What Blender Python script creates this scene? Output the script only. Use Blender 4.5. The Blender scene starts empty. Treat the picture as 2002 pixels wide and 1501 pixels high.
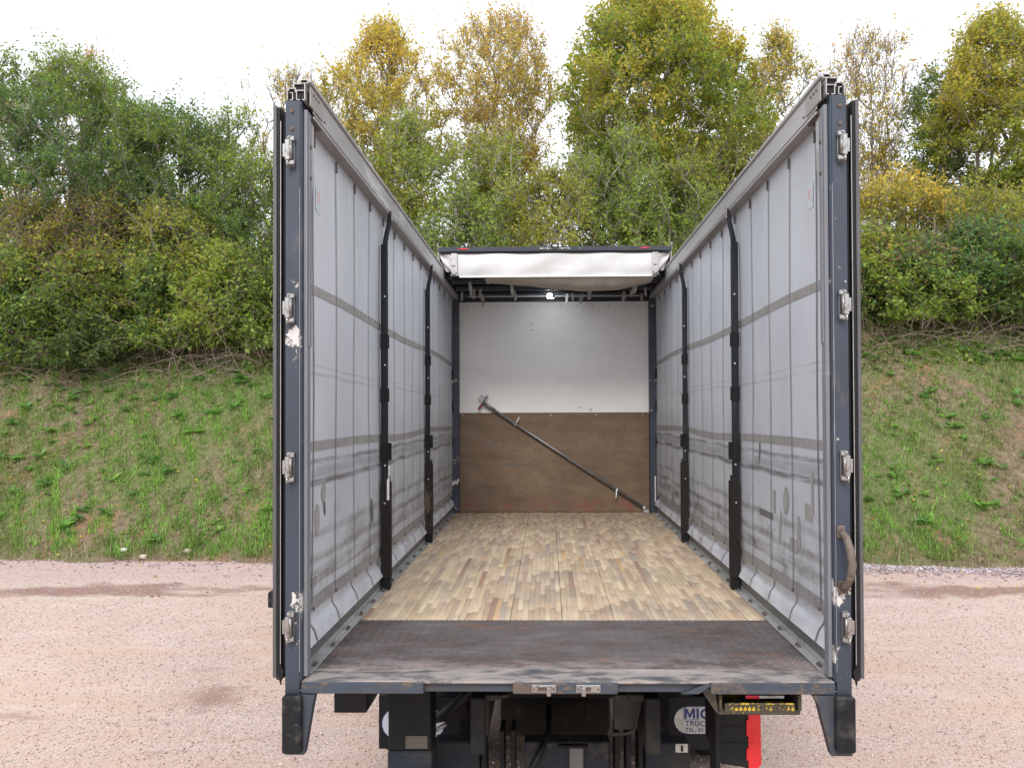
import bpy, bmesh, math, random
import numpy as np
from mathutils import Vector, Matrix
R = math.radians
sc = bpy.context.scene
COL = sc.collection
rnd = random.Random(7)

# ------------------------------------------------------------------ camera, sky, sun, exposure
cam_d = bpy.data.cameras.new('camera')
cam = bpy.data.objects.new('camera', cam_d); COL.objects.link(cam); sc.camera = cam
cam_d.sensor_width = 36.0
cam_d.lens = 1667.1 / 2002 * 36
cam_d.shift_x = -38.6 / 2002
cam_d.shift_y = 31.0 / 2002
cam_d.clip_start = 0.05; cam_d.clip_end = 2000
cam.matrix_world = (Matrix.Translation((-0.0797, -3.7571, 2.2936)) @ Matrix.Rotation(0.0183, 4, 'Z')
                    @ Matrix.Rotation(math.pi / 2 + 0.0158, 4, 'X') @ Matrix.Rotation(-0.0039, 4, 'Z'))

SUN_EL, SUN_AZ = R(42), R(186)      # azimuth measured clockwise from +Y: the light comes from behind the camera, a little left
w = bpy.data.worlds.new('World'); sc.world = w; w.use_nodes = True
nt = w.node_tree
bg = nt.nodes['Background']
sky = nt.nodes.new('ShaderNodeTexSky'); sky.sky_type = 'NISHITA'; sky.sun_disc = False
sky.sun_elevation = SUN_EL; sky.sun_rotation = SUN_AZ
sky.air_density = 1.0; sky.dust_density = 3.0
mx = nt.nodes.new('ShaderNodeMix'); mx.data_type = 'RGBA'
mx.inputs[0].default_value = 0.86
nt.links.new(sky.outputs[0], mx.inputs[6])
mx.inputs[7].default_value = (11.0, 11.3, 12.0, 1)    # the cloud sheet that covers most of the sky
nt.links.new(mx.outputs[2], bg.inputs['Color'])
bg.inputs['Strength'].default_value = 0.10

sd = bpy.data.lights.new('sun', 'SUN'); sd.energy = 1.5; sd.angle = R(18); sd.color = (1, 0.97, 0.93)
so = bpy.data.objects.new('sun', sd); COL.objects.link(so)
dirv = Vector((math.sin(SUN_AZ) * math.cos(SUN_EL), math.cos(SUN_AZ) * math.cos(SUN_EL), math.sin(SUN_EL)))
so.rotation_euler = dirv.to_track_quat('Z', 'Y').to_euler(); so.location = dirv * 30
sc.view_settings.view_transform = 'Standard'; sc.view_settings.look = 'None'
sc.view_settings.gamma = 1; sc.view_settings.use_curve_mapping = False
sc.view_settings.exposure = 0.62
sc.cycles.use_denoising = True
sc.cycles.max_bounces = 8
sc.cycles.diffuse_bounces = 4

# ------------------------------------------------------------------ material helpers
class NT:
    def __init__(s, name):
        s.m = bpy.data.materials.new(name); s.m.use_nodes = True
        s.t = s.m.node_tree; s.b = s.t.nodes['Principled BSDF']; s.out = s.t.nodes['Material Output']
        s.b.inputs['Roughness'].default_value = .6
    def put(s, sock, v):
        if isinstance(v, bpy.types.NodeSocket): s.t.links.new(v, sock)
        elif isinstance(v, (tuple, list)) and sock.type == 'RGBA' and len(v) == 3: sock.default_value = (*v, 1)
        else: sock.default_value = v
    def n(s, typ, ins=None, **pr):
        o = s.t.nodes.new('ShaderNode' + typ)
        for k, v in pr.items(): setattr(o, k, v)
        for k, v in (ins or {}).items(): s.put(o.inputs[k], v)
        return o
    def co(s, scale=(1, 1, 1), loc=(0, 0, 0), kind='Object'):
        return s.n('Mapping', {0: s.n('TexCoord').outputs[kind], 1: loc, 3: scale}).outputs[0]
    def noise(s, scale, detail=4, rough=.55, vec=None, dist=0, color=False):
        o = s.n('TexNoise', {'Vector': vec if vec is not None else s.co(), 'Scale': scale, 'Detail': detail, 'Roughness': rough, 'Distortion': dist})
        return o.outputs[1 if color else 0]
    def vor(s, scale, vec=None, out=0, **pr):
        return s.n('TexVoronoi', {'Vector': vec if vec is not None else s.co(), 'Scale': scale}, **pr).outputs[out]
    def step(s, v, a, b, lo=0., hi=1.):
        return s.n('MapRange', {0: v, 1: a, 2: b, 3: lo, 4: hi}, interpolation_type='SMOOTHSTEP').outputs[0]
    def m2(s, op, a, b=0., c=None):
        o = s.n('Math', {0: a, 1: b}, operation=op)
        if c is not None: s.put(o.inputs[2], c)
        return o.outputs[0]
    def mix(s, f, a, b, blend='MIX'):
        o = s.n('Mix', {0: f, 6: a, 7: b}, data_type='RGBA', blend_type=blend); return o.outputs[2]
    def xyz(s):
        o = s.n('SeparateXYZ', {0: s.n('TexCoord').outputs['Object']}); return o.outputs
    def ramp(s, f, stops):
        o = s.n('ValToRGB', {0: f}); e = o.color_ramp.elements
        while len(e) < len(stops): e.new(.5)
        for i, (p, c) in enumerate(stops): e[i].position = p; e[i].color = (*c, 1)
        return o.outputs[0]
    def bump(s, h, strength=.3, dist=.01):
        s.put(s.b.inputs['Normal'], s.n('Bump', {'Height': h, 'Strength': strength, 'Distance': dist}).outputs[0])
    def set(s, color=None, rough=None, metal=None, spec=None):
        for k, v in (('Base Color', color), ('Roughness', rough), ('Metallic', metal), ('Specular IOR Level', spec)):
            if v is not None: s.put(s.b.inputs[k], v)
        return s

def worn(name, base, wear, wear_amt=.35, rough=.5, scale=9., metal=0., dirt=(.09, .075, .06), dirt_amt=.5, stretch=(1, 1, 1), bump=.15):
    """paint or metal with blotches of another colour and soft grime"""
    g = NT(name); v = g.co(stretch)
    big = g.noise(scale * .35, 3, .6, v); fine = g.noise(scale * 3.2, 5, .7, v, .4)
    k = g.m2('ADD', g.m2('MULTIPLY', big, .6), g.m2('MULTIPLY', fine, .4))
    th = .72 - wear_amt * .3
    f = g.step(k, th, th + .025)
    tone = g.mix(g.step(g.noise(scale * .8, 6, .65, v), .35, .7), base, tuple(c * .78 for c in base))
    c = g.mix(f, tone, wear)
    d = g.m2('MULTIPLY', g.step(g.noise(scale * .55, 7, .7, g.co(stretch, (3, 1, 7))), .48, .75), dirt_amt)
    c = g.mix(d, c, dirt)
    g.set(c, g.m2('ADD', g.m2('MULTIPLY', fine, .25), rough - .12), metal)
    if max(base) < .05: g.b.inputs['Specular IOR Level'].default_value = .22
    g.bump(g.m2('ADD', fine, g.m2('MULTIPLY', f, -.6)), bump, .003)
    return g.m

def plain(name, base, rough=.6, metal=0., scale=30., var=.25, bump=.1):
    g = NT(name); n = g.noise(scale, 5, .65)
    g.set(g.mix(g.step(n, .3, .7), base, tuple(c * (1 - var) for c in base)), g.m2('ADD', g.m2('MULTIPLY', n, .2), rough - .1), metal)
    if max(base) < .05: g.b.inputs['Specular IOR Level'].default_value = .25
    g.bump(n, bump, .002); return g.m

# navy paint, chipped to pale primer round the hinges and along its edges
def navy_mat(name, base, patch_z=(), chips=.3):
    g = NT(name); X, Y, Z = g.xyz()
    fine = g.noise(46, 6, .72, None, .5); big = g.noise(5.5, 3, .6); mid = g.noise(14, 5, .65, g.co((1, 1, .55)))
    k = g.m2('ADD', g.m2('MULTIPLY', mid, .55), g.m2('MULTIPLY', fine, .45))
    acc = g.m2('MULTIPLY', g.step(big, .48, .7), .10 + .1 * chips)
    for z, a in patch_z:
        d = g.m2('ABSOLUTE', g.m2('SUBTRACT', Z, z))
        acc = g.m2('ADD', acc, g.m2('MULTIPLY', g.step(d, .075, .02), a))
    f = g.step(g.m2('ADD', k, acc), .70, .73)
    rim = g.step(g.m2('ADD', k, acc), .675, .70)
    tone = g.mix(g.step(g.noise(3, 5, .6), .3, .7), base, tuple(c * .72 for c in base))
    c = g.mix(f, g.mix(g.m2('MULTIPLY', rim, .8), tone, (.10, .085, .075)), g.mix(fine, (.38, .36, .34), (.66, .65, .63)))
    c = g.mix(g.m2('MULTIPLY', g.step(g.noise(9, 7, .7, g.co((1, 1, .35), (4, 2, 0))), .55, .78), .5), c, (.16, .13, .10))
    g.set(c, .42); g.bump(g.m2('ADD', g.m2('MULTIPLY', fine, .5), g.m2('MULTIPLY', f, -.6)), .2, .002)
    return g.m

NAVY = (.035, .048, .071)
M = {}
M['navy_post'] = {-1: navy_mat('navy_post_paint', NAVY, ((2.86, .14), (2.64, .155), (2.52, .07), (2.16, .12), (1.48, .15), (1.27, .10)), .25),
                  1: navy_mat('navy_post_paint', NAVY, ((2.90, .05), (2.20, .09), (1.50, .17), (1.24, .17), (1.12, .08)), .3)}
M['navy'] = navy_mat('navy_paint', (.024, .031, .043), (), .3)
M['channel'] = worn('scraped_channel_steel', (.022, .019, .018), (.13, .095, .07), .38, .55, 14, .2, (.06, .045, .035), .6, (1, 1, .25))
M['pillar'] = worn('dark_pillar_paint', (.015, .019, .026), (.30, .28, .25), .22, .5, 13, 0, (.07, .055, .045), .7, (1, 1, .3))
M['navy_front'] = navy_mat('navy_front_paint', (.03, .039, .058), ((2.7, .12), (2.35, .12), (1.75, .1), (1.5, .12)), .4)
M['black_metal'] = worn('black_metal', (.010, .011, .013), (.08, .07, .06), .12, .6, 12, 0, (.028, .023, .019), .5)
M['dirty_dark'] = worn('grimy_chassis_paint', (.012, .012, .013), (.035, .03, .025), .4, .7, 7, 0, (.045, .036, .027), .6)
M['alu'] = worn('weathered_aluminium', (.47, .46, .465), (.56, .56, .57), .35, .46, 7, .35, (.17, .145, .125), .55, (1, .12, 1), .08)
M['alu_under'] = worn('stained_aluminium', (.33, .30, .285), (.40, .38, .37), .3, .5, 6, .25, (.15, .12, .10), .6, (1, .12, 1), .08)
M['cut_edge'] = plain('dull_cut_aluminium', (.46, .455, .44), .45, .5)
M['lining'] = worn('grey_pillar_lining', (.215, .225, .25), (.32, .32, .33), .35, .5, 8, .2, (.13, .12, .11), .5, (1, 1, .25))
M['door_trim'] = worn('dull_door_trim', (.105, .105, .11), (.16, .16, .16), .3, .5, 8, .3, (.07, .065, .06), .4, (1, 1, .2))
M['alu_cut'] = plain('cut_aluminium', (.78, .77, .74), .35, .6)
M['galv'] = worn('galvanised_steel', (.47, .475, .47), (.55, .56, .55), .5, .45, 14, .4, (.16, .15, .11), .6, (1, .3, 1))
M['side_rail'] = worn('side_rail_paint', (.15, .155, .155), (.30, .30, .29), .2, .5, 8, .1, (.10, .09, .075), .5, (1, .2, 1))
M['steel'] = worn('stainless_steel', (.42, .415, .41), (.25, .235, .22), .5, .32, 20, .9, (.20, .15, .11), .35)
M['bolt'] = worn('rusty_bolt', (.10, .075, .06), (.2, .12, .07), .5, .6, 60)
M['rubber'] = worn('black_rubber', (.011, .012, .015), (.06, .06, .062), .3, .6, 22, 0, (.12, .11, .1), .45)
M['rubber_plain'] = plain('door_seal_rubber', (.012, .012, .013), .55)
M['plastic'] = plain('black_plastic', (.014, .015, .016), .55, 0, 40, .3, .15)
M['red_plastic'] = plain('red_plastic', (.72, .022, .025), .38, 0, 20, .12, .05)
M['tape'] = plain('tie_plastic', (.75, .75, .73), .5)
M['yellow'] = worn('chipped_yellow_paint', (.52, .37, .03), (.05, .042, .034), .92, .55, 26, 0, (.07, .055, .04), .65)
M['red_lens'] = plain('red_lens', (.75, .03, .06), .25)
M['hose'] = plain('black_hose', (.012, .012, .013), .45)
M['flap_black'] = plain('mudflap_rubber', (.013, .013, .018), .5, 0, 18, .3, .1)
M['white_print'] = plain('white_print', (.68, .74, .82), .5, 0, 12, .06)
M['blue_print'] = plain('blue_print', (.018, .035, .20), .5)
M['white_label'] = worn('dirty_white_label', (.60, .60, .56), (.3, .28, .24), .3, .5, 18)
M['grey_strap'] = worn('grey_webbing', (.30, .29, .28), (.37, .36, .35), .3, .8, 18, 0, (.13, .12, .11), .4)
M['dark_strap'] = worn('dark_strap', (.20, .20, .21), (.10, .10, .10), .4, .75, 12, 0, (.07, .07, .07), .4)
M['buckle'] = plain('black_buckle', (.09, .09, .095), .5)

def curtain_mat(side):
    g = NT('curtain_tarpaulin'); X, Y, Z = g.xyz()
    base = g.mix(g.step(g.noise(1.4, 4, .6), .3, .7), (.53, .555, .595), (.475, .50, .54))
    base = g.mix(g.m2('MULTIPLY', g.step(g.noise(5, 6, .7, g.co((1, 1, .3), (2, 2, 2))), .45, .75), .14), base, (.36, .36, .365))
    # scuff bands along the load heights, each with its own breaks
    sv = g.co((1, .55, 5), (side * 3.1, 2, 0)); sm = g.noise(3.2, 6, .68, sv, .3)
    dirt = None
    wz = g.m2('ADD', Z, g.m2('MULTIPLY', g.m2('SUBTRACT', g.noise(.8, 2, .5, g.co((0, 1, 0))), .5), .09))
    for z, wd, a in ((2.055, .022, .75), (1.955, .026, .95), (2.005, .06, .42), (1.70, .03, .45), (1.585, .035, .6), (1.50, .05, .5), (1.47, .016, .6), (2.48, .012, .35), (2.52, .008, .3)):
        d = g.m2('ABSOLUTE', g.m2('SUBTRACT', wz, z))
        b = g.m2('MULTIPLY', g.step(d, wd, wd * .2), a)
        dirt = b if dirt is None else g.m2('MAXIMUM', dirt, b)
    dirt = g.m2('MULTIPLY', dirt, g.step(sm, .27, .60))
    low = g.m2('MULTIPLY', g.step(Z, 2.15, 1.30), g.step(g.noise(4.5, 7, .7, g.co((1, .8, 1.6), (0, side * 5, 0))), .42, .74))
    drip = g.m2('MULTIPLY', g.step(Z, 1.95, 1.5), g.step(g.noise(26, 3, .6, g.co((1, 1, .05))), .58, .72))
    dirt = g.m2('MINIMUM', g.m2('ADD', g.m2('ADD', dirt, g.m2('MULTIPLY', low, .85)), g.m2('MULTIPLY', drip, .3)), .92)
    c = g.mix(dirt, base, (.145, .14, .145))
    spots = g.step(g.noise(9, 2, .5, g.co((1, 1, .6), (9, 3, side))), .76, .79)
    c = g.mix(g.m2('MULTIPLY', spots, .5), c, (.25, .235, .21))
    streak = g.m2('MULTIPLY', g.step(Z, 1.85, 1.6), g.step(g.noise(18, 2, .5, g.co((1, 1, .03), (0, 7, 0))), .70, .76))
    c = g.mix(g.m2('MULTIPLY', streak, .6), c, (.74, .74, .76))
    g.set(c, .42, 0, .35)
    weave = g.noise(1.6, 4, .55, g.co((1, 1, .5)), .4)
    g.bump(g.m2('ADD', weave, g.m2('MULTIPLY', g.noise(9, 4, .6, g.co((1, .6, 1))), .12)), .24, .05)
    return g.m
M['curtain'] = curtain_mat(0); M['curtain_b'] = curtain_mat(1)
M['skirt'] = worn('pale_curtain_skirt', (.60, .615, .65), (.45, .45, .46), .25, .4, 5, 0, (.26, .25, .25), .55, (1, .5, 1), .06)
M['patch'] = worn('tape_residue', (.34, .335, .325), (.42, .42, .42), .4, .6, 14)
M['patch_dark'] = worn('dark_tape_residue', (.15, .15, .15), (.25, .25, .25), .4, .6, 14)

def wood_mat():
    g = NT('hardwood_strip'); X, Y, Z = g.xyz()
    col = g.n('Attribute', attribute_name='Col').outputs['Color']
    grain = g.noise(60, 5, .65, g.co((1, .05, 1)), .3)
    c = g.mix(g.m2('MULTIPLY', g.step(grain, .35, .75), .3), col, g.mix(.6, col, (.12, .08, .05), 'MULTIPLY'))
    c = g.mix(g.m2('MULTIPLY', g.step(g.noise(2.6, 7, .68, g.co((1, .7, 1))), .42, .72), .62), c, (.25, .215, .18))
    c = g.mix(g.m2('MULTIPLY', g.step(g.noise(11, 4, .6, g.co((1, .25, 1), (6, 0, 0))), .55, .75), .45), c, (.20, .165, .135))
    scr = g.m2('MULTIPLY', g.step(g.noise(7, 5, .7, g.co((.35, 1.8, 1), (2, 4, 0))), .60, .70), .65)
    c = g.mix(scr, c, (.15, .145, .14))
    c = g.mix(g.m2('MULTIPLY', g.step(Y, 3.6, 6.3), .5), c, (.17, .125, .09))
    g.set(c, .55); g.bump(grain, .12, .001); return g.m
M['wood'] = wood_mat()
M['plank'] = plain('plank_core', (.10, .075, .055), .8)

def tread_mat():
    g = NT('worn_tread_plate'); X, Y, Z = g.xyz()
    n = g.noise(3.2, 7, .7, g.co((1, 1.9, 1))); f = g.noise(40, 4, .7)
    c = g.ramp(g.m2('ADD', g.m2('MULTIPLY', n, .75), g.m2('MULTIPLY', f, .25)),
               [(.30, (.055, .046, .044)), (.44, (.108, .085, .079)), (.56, (.14, .124, .126)), (.70, (.205, .185, .188))])
    rust = g.step(g.noise(4, 6, .7, g.co((1, 2.2, 1), (5, 0, 2))), .54, .70)
    c = g.mix(g.m2('MULTIPLY', rust, .6), c, (.26, .12, .06))
    c = g.mix(g.m2('MULTIPLY', g.step(Y, .42, .2), g.m2('MULTIPLY', g.step(n, .42, .6), .55)), c, (.38, .31, .28))
    g.set(c, g.m2('ADD', g.m2('MULTIPLY', f, .3), .36), .35); g.bump(f, .2, .002); return g.m
M['tread'] = tread_mat()

def lip_mat():
    g = NT('worn_sill_paint'); v = g.co((.8, 2.2, 1))
    n = g.noise(5.5, 8, .72, v, .5)
    c = g.ramp(n, [(.34, (.05, .055, .068)), (.42, (.11, .105, .105)), (.47, (.17, .155, .15)), (.485, (.26, .228, .215)), (.72, (.38, .335, .315))])
    c = g.mix(g.m2('MULTIPLY', g.step(g.noise(9, 5, .7, g.co((.5, 1, 1), (3, 3, 0))), .64, .69), .8), c, (.09, .095, .12))
    g.set(c, .5, .1); g.bump(n, .15, .003); return g.m
M['lip'] = lip_mat()
M['sill_face'] = worn('chipped_sill_paint', (.042, .055, .076), (.10, .075, .058), .7, .5, 15, 0, (.07, .06, .05), .75, (.5, 1, 1))
M['sill_recess'] = worn('shaded_rusty_channel', (.04, .05, .065), (.12, .055, .03), .6, .6, 8, 0, (.055, .045, .04), .8, (.5, 1, 1))  # base darkened for the shade in the recess; the rust is its own
M['leg'] = worn('rusty_leg_paint', (.042, .052, .07), (.085, .065, .052), .72, .6, 6, 0, (.085, .07, .055), .7)

def panel_mat():
    g = NT('white_front_panel')
    c = g.mix(g.step(g.noise(1.2, 4, .6), .3, .7), (.76, .75, .74), (.70, .69, .68))
    sc_ = g.step(g.noise(7.5, 4, .65, g.co((.55, 1, 1.7), (1, 0, 3)), .5), .665, .70)
    c = g.mix(g.m2('MULTIPLY', sc_, .75), c, (.20, .20, .19))
    c = g.mix(g.m2('MULTIPLY', g.step(g.noise(3, 6, .65, g.co((1, 1, 3))), .52, .8), .25), c, (.38, .36, .34))
    g.set(c, .45); return g.m
M['panel'] = panel_mat()
def ply_mat():
    g = NT('scuffed_plywood')
    a = g.noise(5, 6, .65, g.co((.35, 1, 1)), .6); b = g.noise(2.2, 7, .7)
    c = g.ramp(g.m2('ADD', g.m2('MULTIPLY', a, .5), g.m2('MULTIPLY', b, .5)), [(.32, (.075, .046, .026)), (.5, (.135, .085, .049)), (.66, (.19, .128, .08))])
    c = g.mix(g.m2('MULTIPLY', g.step(g.noise(5, 6, .72, g.co((.6, 1, 1.5), (7, 0, 1))), .565, .65), .7), c, (.075, .07, .07))
    X, Y, Z = g.xyz()
    red = g.m2('MULTIPLY', g.step(Z, 1.36, 1.18), g.step(g.noise(9, 4, .6, g.co((1, 1, 1.6), (2, 0, 5))), .56, .63))
    c = g.mix(g.m2('MULTIPLY', red, .7), c, (.20, .045, .04))
    g.set(c, .6); g.bump(a, .1, .002); return g.m
M['ply'] = ply_mat()
M['roof_white'] = worn('white_roof_tarpaulin', (.66, .65, .65), (.60, .58, .56), .3, .8, 4, 0, (.45, .38, .32), .3, (.5, 1, 1), .12)
M['roof_under'] = worn('roof_underside', (.055, .068, .085), (.10, .11, .12), .4, .6, 5, 0, (.13, .115, .095), .5)
M['beige_cloth'] = worn('beige_roof_cloth', (.46, .41, .35), (.38, .33, .28), .4, .8, 5)
M['clip'] = worn('grey_roof_strap', (.42, .41, .38), (.3, .29, .27), .4, .6, 20)

# vegetation and ground
def leaf_mat(name, trans=.5, rough=.5):
    g = NT(name)
    col = g.n('Attribute', attribute_name='Col').outputs['Color']
    g.set(col, rough, 0, .35)
    tr = g.n('BsdfTranslucent', {'Color': g.mix(1., col, (1.15, 1.2, .7), 'MULTIPLY')})
    ms = g.n('MixShader', {0: trans, 1: g.b.outputs[0], 2: tr.outputs[0]})
    g.t.links.new(ms.outputs[0], g.out.inputs[0]); return g.m
M['leaf'] = leaf_mat('leaf'); M['grass'] = leaf_mat('grass_blade', .25, .6)
def bark_mat(name, a, b):
    g = NT(name); n = g.noise(14, 6, .7, g.co((1, 1, .25)))
    g.set(g.mix(g.step(n, .35, .65), a, b), .85); g.bump(n, .5, .01); return g.m
M['bark'] = bark_mat('grey_brown_bark', (.17, .15, .125), (.27, .245, .21))
M['bark_pale'] = bark_mat('pale_bark', (.26, .25, .21), (.40, .38, .33))
M['cane'] = bark_mat('dry_stems', (.19, .135, .105), (.32, .25, .20))

def gravel_mat():
    g = NT('pink_gravel')
    v = g.co()
    st = g.vor(100, v, 1); d1 = g.vor(100, v, 0); d2 = g.vor(190, v, 0)
    sep = g.n('SeparateColor', {0: st})
    c = g.ramp(sep.outputs[0], [(0., (.35, .245, .205)), (.3, (.50, .375, .325)), (.6, (.58, .455, .395)), (.85, (.65, .53, .47)), (1., (.42, .38, .38))])
    warm = g.step(g.noise(.55, 4, .6, v), .42, .62)
    c = g.mix(g.m2('MULTIPLY', warm, .45), c, (.60, .43, .335))
    pale = g.step(g.noise(1.7, 5, .6, g.co((.6, 1.4, 1), (5, 9, 0))), .45, .7)
    c = g.mix(g.m2('MULTIPLY', pale, .4), c, (.64, .54, .495))
    X, Y, Z = g.xyz()
    wob = g.m2('MULTIPLY', g.m2('SUBTRACT', g.noise(.7, 4, .6, v), .5), 1.6)
    wl = g.m2('ADD', Y, wob)
    damp = g.m2('MULTIPLY', g.step(g.m2('ABSOLUTE', g.m2('SUBTRACT', wl, 7.35)), .42, .2), g.step(g.noise(1.0, 4, .65, g.co((.5, 1, 1))), .40, .56))
    damp = g.m2('MAXIMUM', damp, g.m2('MULTIPLY', g.step(g.noise(1.5, 6, .68, g.co((.45, 1.5, 1), (11, 3, 0))), .60, .70), .6))
    pt = g.n('VectorMath', {0: g.co((1, .75, 1), (2.8, -2.35, 0)), 1: (0, 0, 0)}, operation='DISTANCE').outputs['Value']
    damp = g.m2('MAXIMUM', damp, g.m2('MULTIPLY', g.step(g.m2('ADD', pt, g.m2('MULTIPLY', g.noise(4, 5, .7), .7)), .68, .42), .8))
    st2 = g.m2('MULTIPLY', g.step(Y, 7.0, 4.0), g.step(g.noise(1.4, 6, .65, g.co((.28, 1.6, 1), (1, 4, 0))), .46, .66))
    c = g.mix(g.m2('MULTIPLY', st2, .45), c, (.56, .37, .27))
    c = g.mix(g.m2('MULTIPLY', damp, .85), c, (.24, .14, .12))
    foot = g.m2('MULTIPLY', g.step(wl, 7.6, 8.3), .6)
    c = g.mix(foot, c, (.47, .34, .335))
    gaps = g.step(d1, .55, .85)
    c = g.mix(g.m2('MULTIPLY', gaps, .42), c, (.26, .18, .155))
    g.set(c, .9, 0, .2)
    g.bump(g.m2('ADD', g.m2('MULTIPLY', d1, -1.), g.m2('MULTIPLY', d2, -.4)), .5, .009); return g.m
M['gravel'] = gravel_mat()
def pebble_mat():
    g = NT('pebble'); col = g.n('Attribute', attribute_name='Col').outputs['Color']; g.set(col, .85, 0, .25); return g.m
M['pebble'] = pebble_mat()
def bank_mat():
    g = NT('bank_soil'); v = g.co()
    a = g.noise(1.3, 6, .65, v); b = g.noise(9, 6, .7, v); c2 = g.noise(.45, 3, .6, g.co((1, 1, 1), (3, 1, 0)))
    c = g.ramp(b, [(.3, (.10, .075, .05)), (.5, (.19, .145, .095)), (.7, (.29, .23, .15))])
    c = g.mix(g.step(a, .56, .66), c, g.mix(b, (.24, .125, .08), (.36, .21, .145)))
    c = g.mix(g.m2('MULTIPLY', g.m2('MULTIPLY', g.step(c2, .42, .58), g.step(g.noise(30, 5, .7), .38, .56)), .8), c, (.115, .175, .05))
    g.set(c, .95, 0, .1); g.bump(g.m2('ADD', b, g.m2('MULTIPLY', g.noise(40, 4, .7), .4)), .8, .06); return g.m
M['bank'] = bank_mat()

# ------------------------------------------------------------------ mesh helpers
def tag(o, label=None, cat=None, group=None, kind=None):
    for k, v in (('label', label), ('category', cat), ('group', group), ('kind', kind)):
        if v: o[k] = v
    return o
def empty(name, loc, label, cat, group=None):
    o = bpy.data.objects.new(name, None); COL.objects.link(o); o.location = loc; o.empty_display_size = .3
    return tag(o, label, cat, group)
def link(name, me, parent=None, loc=(0, 0, 0), rot=(0, 0, 0), scale=(1, 1, 1)):
    o = bpy.data.objects.new(name, me); COL.objects.link(o)
    o.parent = parent; o.location = loc; o.rotation_euler = rot; o.scale = scale
    return o
class MB:
    def __init__(s): s.bm = bmesh.new()
    def box(s, x0, x1, y0, y1, z0, z1, bevel=0., mi=0):
        x0, x1 = sorted((x0, x1)); y0, y1 = sorted((y0, y1)); z0, z1 = sorted((z0, z1))
        vs = [s.bm.verts.new((x, y, z)) for x in (x0, x1) for y in (y0, y1) for z in (z0, z1)]
        fs = [s.bm.faces.new([vs[i] for i in f]) for f in ((0, 1, 3, 2), (4, 6, 7, 5), (0, 4, 5, 1), (2, 3, 7, 6), (0, 2, 6, 4), (1, 5, 7, 3))]
        for f in fs: f.material_index = mi
        if bevel:
            es = list({e for f in fs for e in f.edges})
            bmesh.ops.bevel(s.bm, geom=es, offset=bevel, segments=1, profile=.5, affect='EDGES')
        return s
    def prism(s, poly, axis, a, b, mi=0):
        """poly of 2D points extruded along axis (0=x: poly is (y,z); 1=y: (x,z); 2=z: (x,y))"""
        def P(p, t): return [(t, p[0], p[1]), (p[0], t, p[1]), (p[0], p[1], t)][axis]
        A = [s.bm.verts.new(P(p, a)) for p in poly]; B = [s.bm.verts.new(P(p, b)) for p in poly]
        n = len(poly); fs = [s.bm.faces.new(A), s.bm.faces.new(B[::-1])]
        for i in range(n): fs.append(s.bm.faces.new([A[i], B[i], B[(i + 1) % n], A[(i + 1) % n]]))
        for f in fs: f.material_index = mi
        return s
    def tube(s, pts, r, n=8, cap=True, mi=0):
        pts = [Vector(p) for p in pts]; rs = r if isinstance(r, (list, tuple)) else [r] * len(pts)
        rings = []; up = None
        for i, p in enumerate(pts):
            d = (pts[min(i + 1, len(pts) - 1)] - pts[max(i - 1, 0)]).normalized()
            if up is None: up = Vector((0, 0, 1)) if abs(d.z) < .9 else Vector((1, 0, 0))
            a = d.cross(up).normalized(); up = a.cross(d).normalized()
            rings.append([s.bm.verts.new(p + rs[i] * (a * math.cos(2 * math.pi * k / n) + up * math.sin(2 * math.pi * k / n))) for k in range(n)])
        for A, B in zip(rings, rings[1:]):
            for k in range(n):
                f = s.bm.faces.new([A[k], A[(k + 1) % n], B[(k + 1) % n], B[k]]); f.smooth = True; f.material_index = mi
        if cap: s.bm.faces.new(rings[0][::-1]).material_index = mi; s.bm.faces.new(rings[-1]).material_index = mi
        return s
    def cyl(s, c, axis, r, h, n=12, mi=0):
        a = Vector(c); d = Vector([(1, 0, 0), (0, 1, 0), (0, 0, 1)][axis]) * h
        return s.tube([a, a + d], r, n, True, mi)
    def grid(s, fn, nu, nv, mi=0, smooth=True):
        V = [[s.bm.verts.new(fn(i / nu, j / nv)) for j in range(nv + 1)] for i in range(nu + 1)]
        for i in range(nu):
            for j in range(nv):
                f = s.bm.faces.new([V[i][j], V[i + 1][j], V[i + 1][j + 1], V[i][j + 1]]); f.smooth = smooth; f.material_index = mi
        return s
    def mesh(s, name, mats):
        me = bpy.data.meshes.new(name)
        bmesh.ops.recalc_face_normals(s.bm, faces=s.bm.faces[:])
        s.bm.to_mesh(me); s.bm.free()
        for m in (mats if isinstance(mats, (list, tuple)) else [mats]): me.materials.append(m)
        return me
    def build(s, name, mats, parent=None, **k): return link(name, s.mesh(name, mats), parent, **k)

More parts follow.
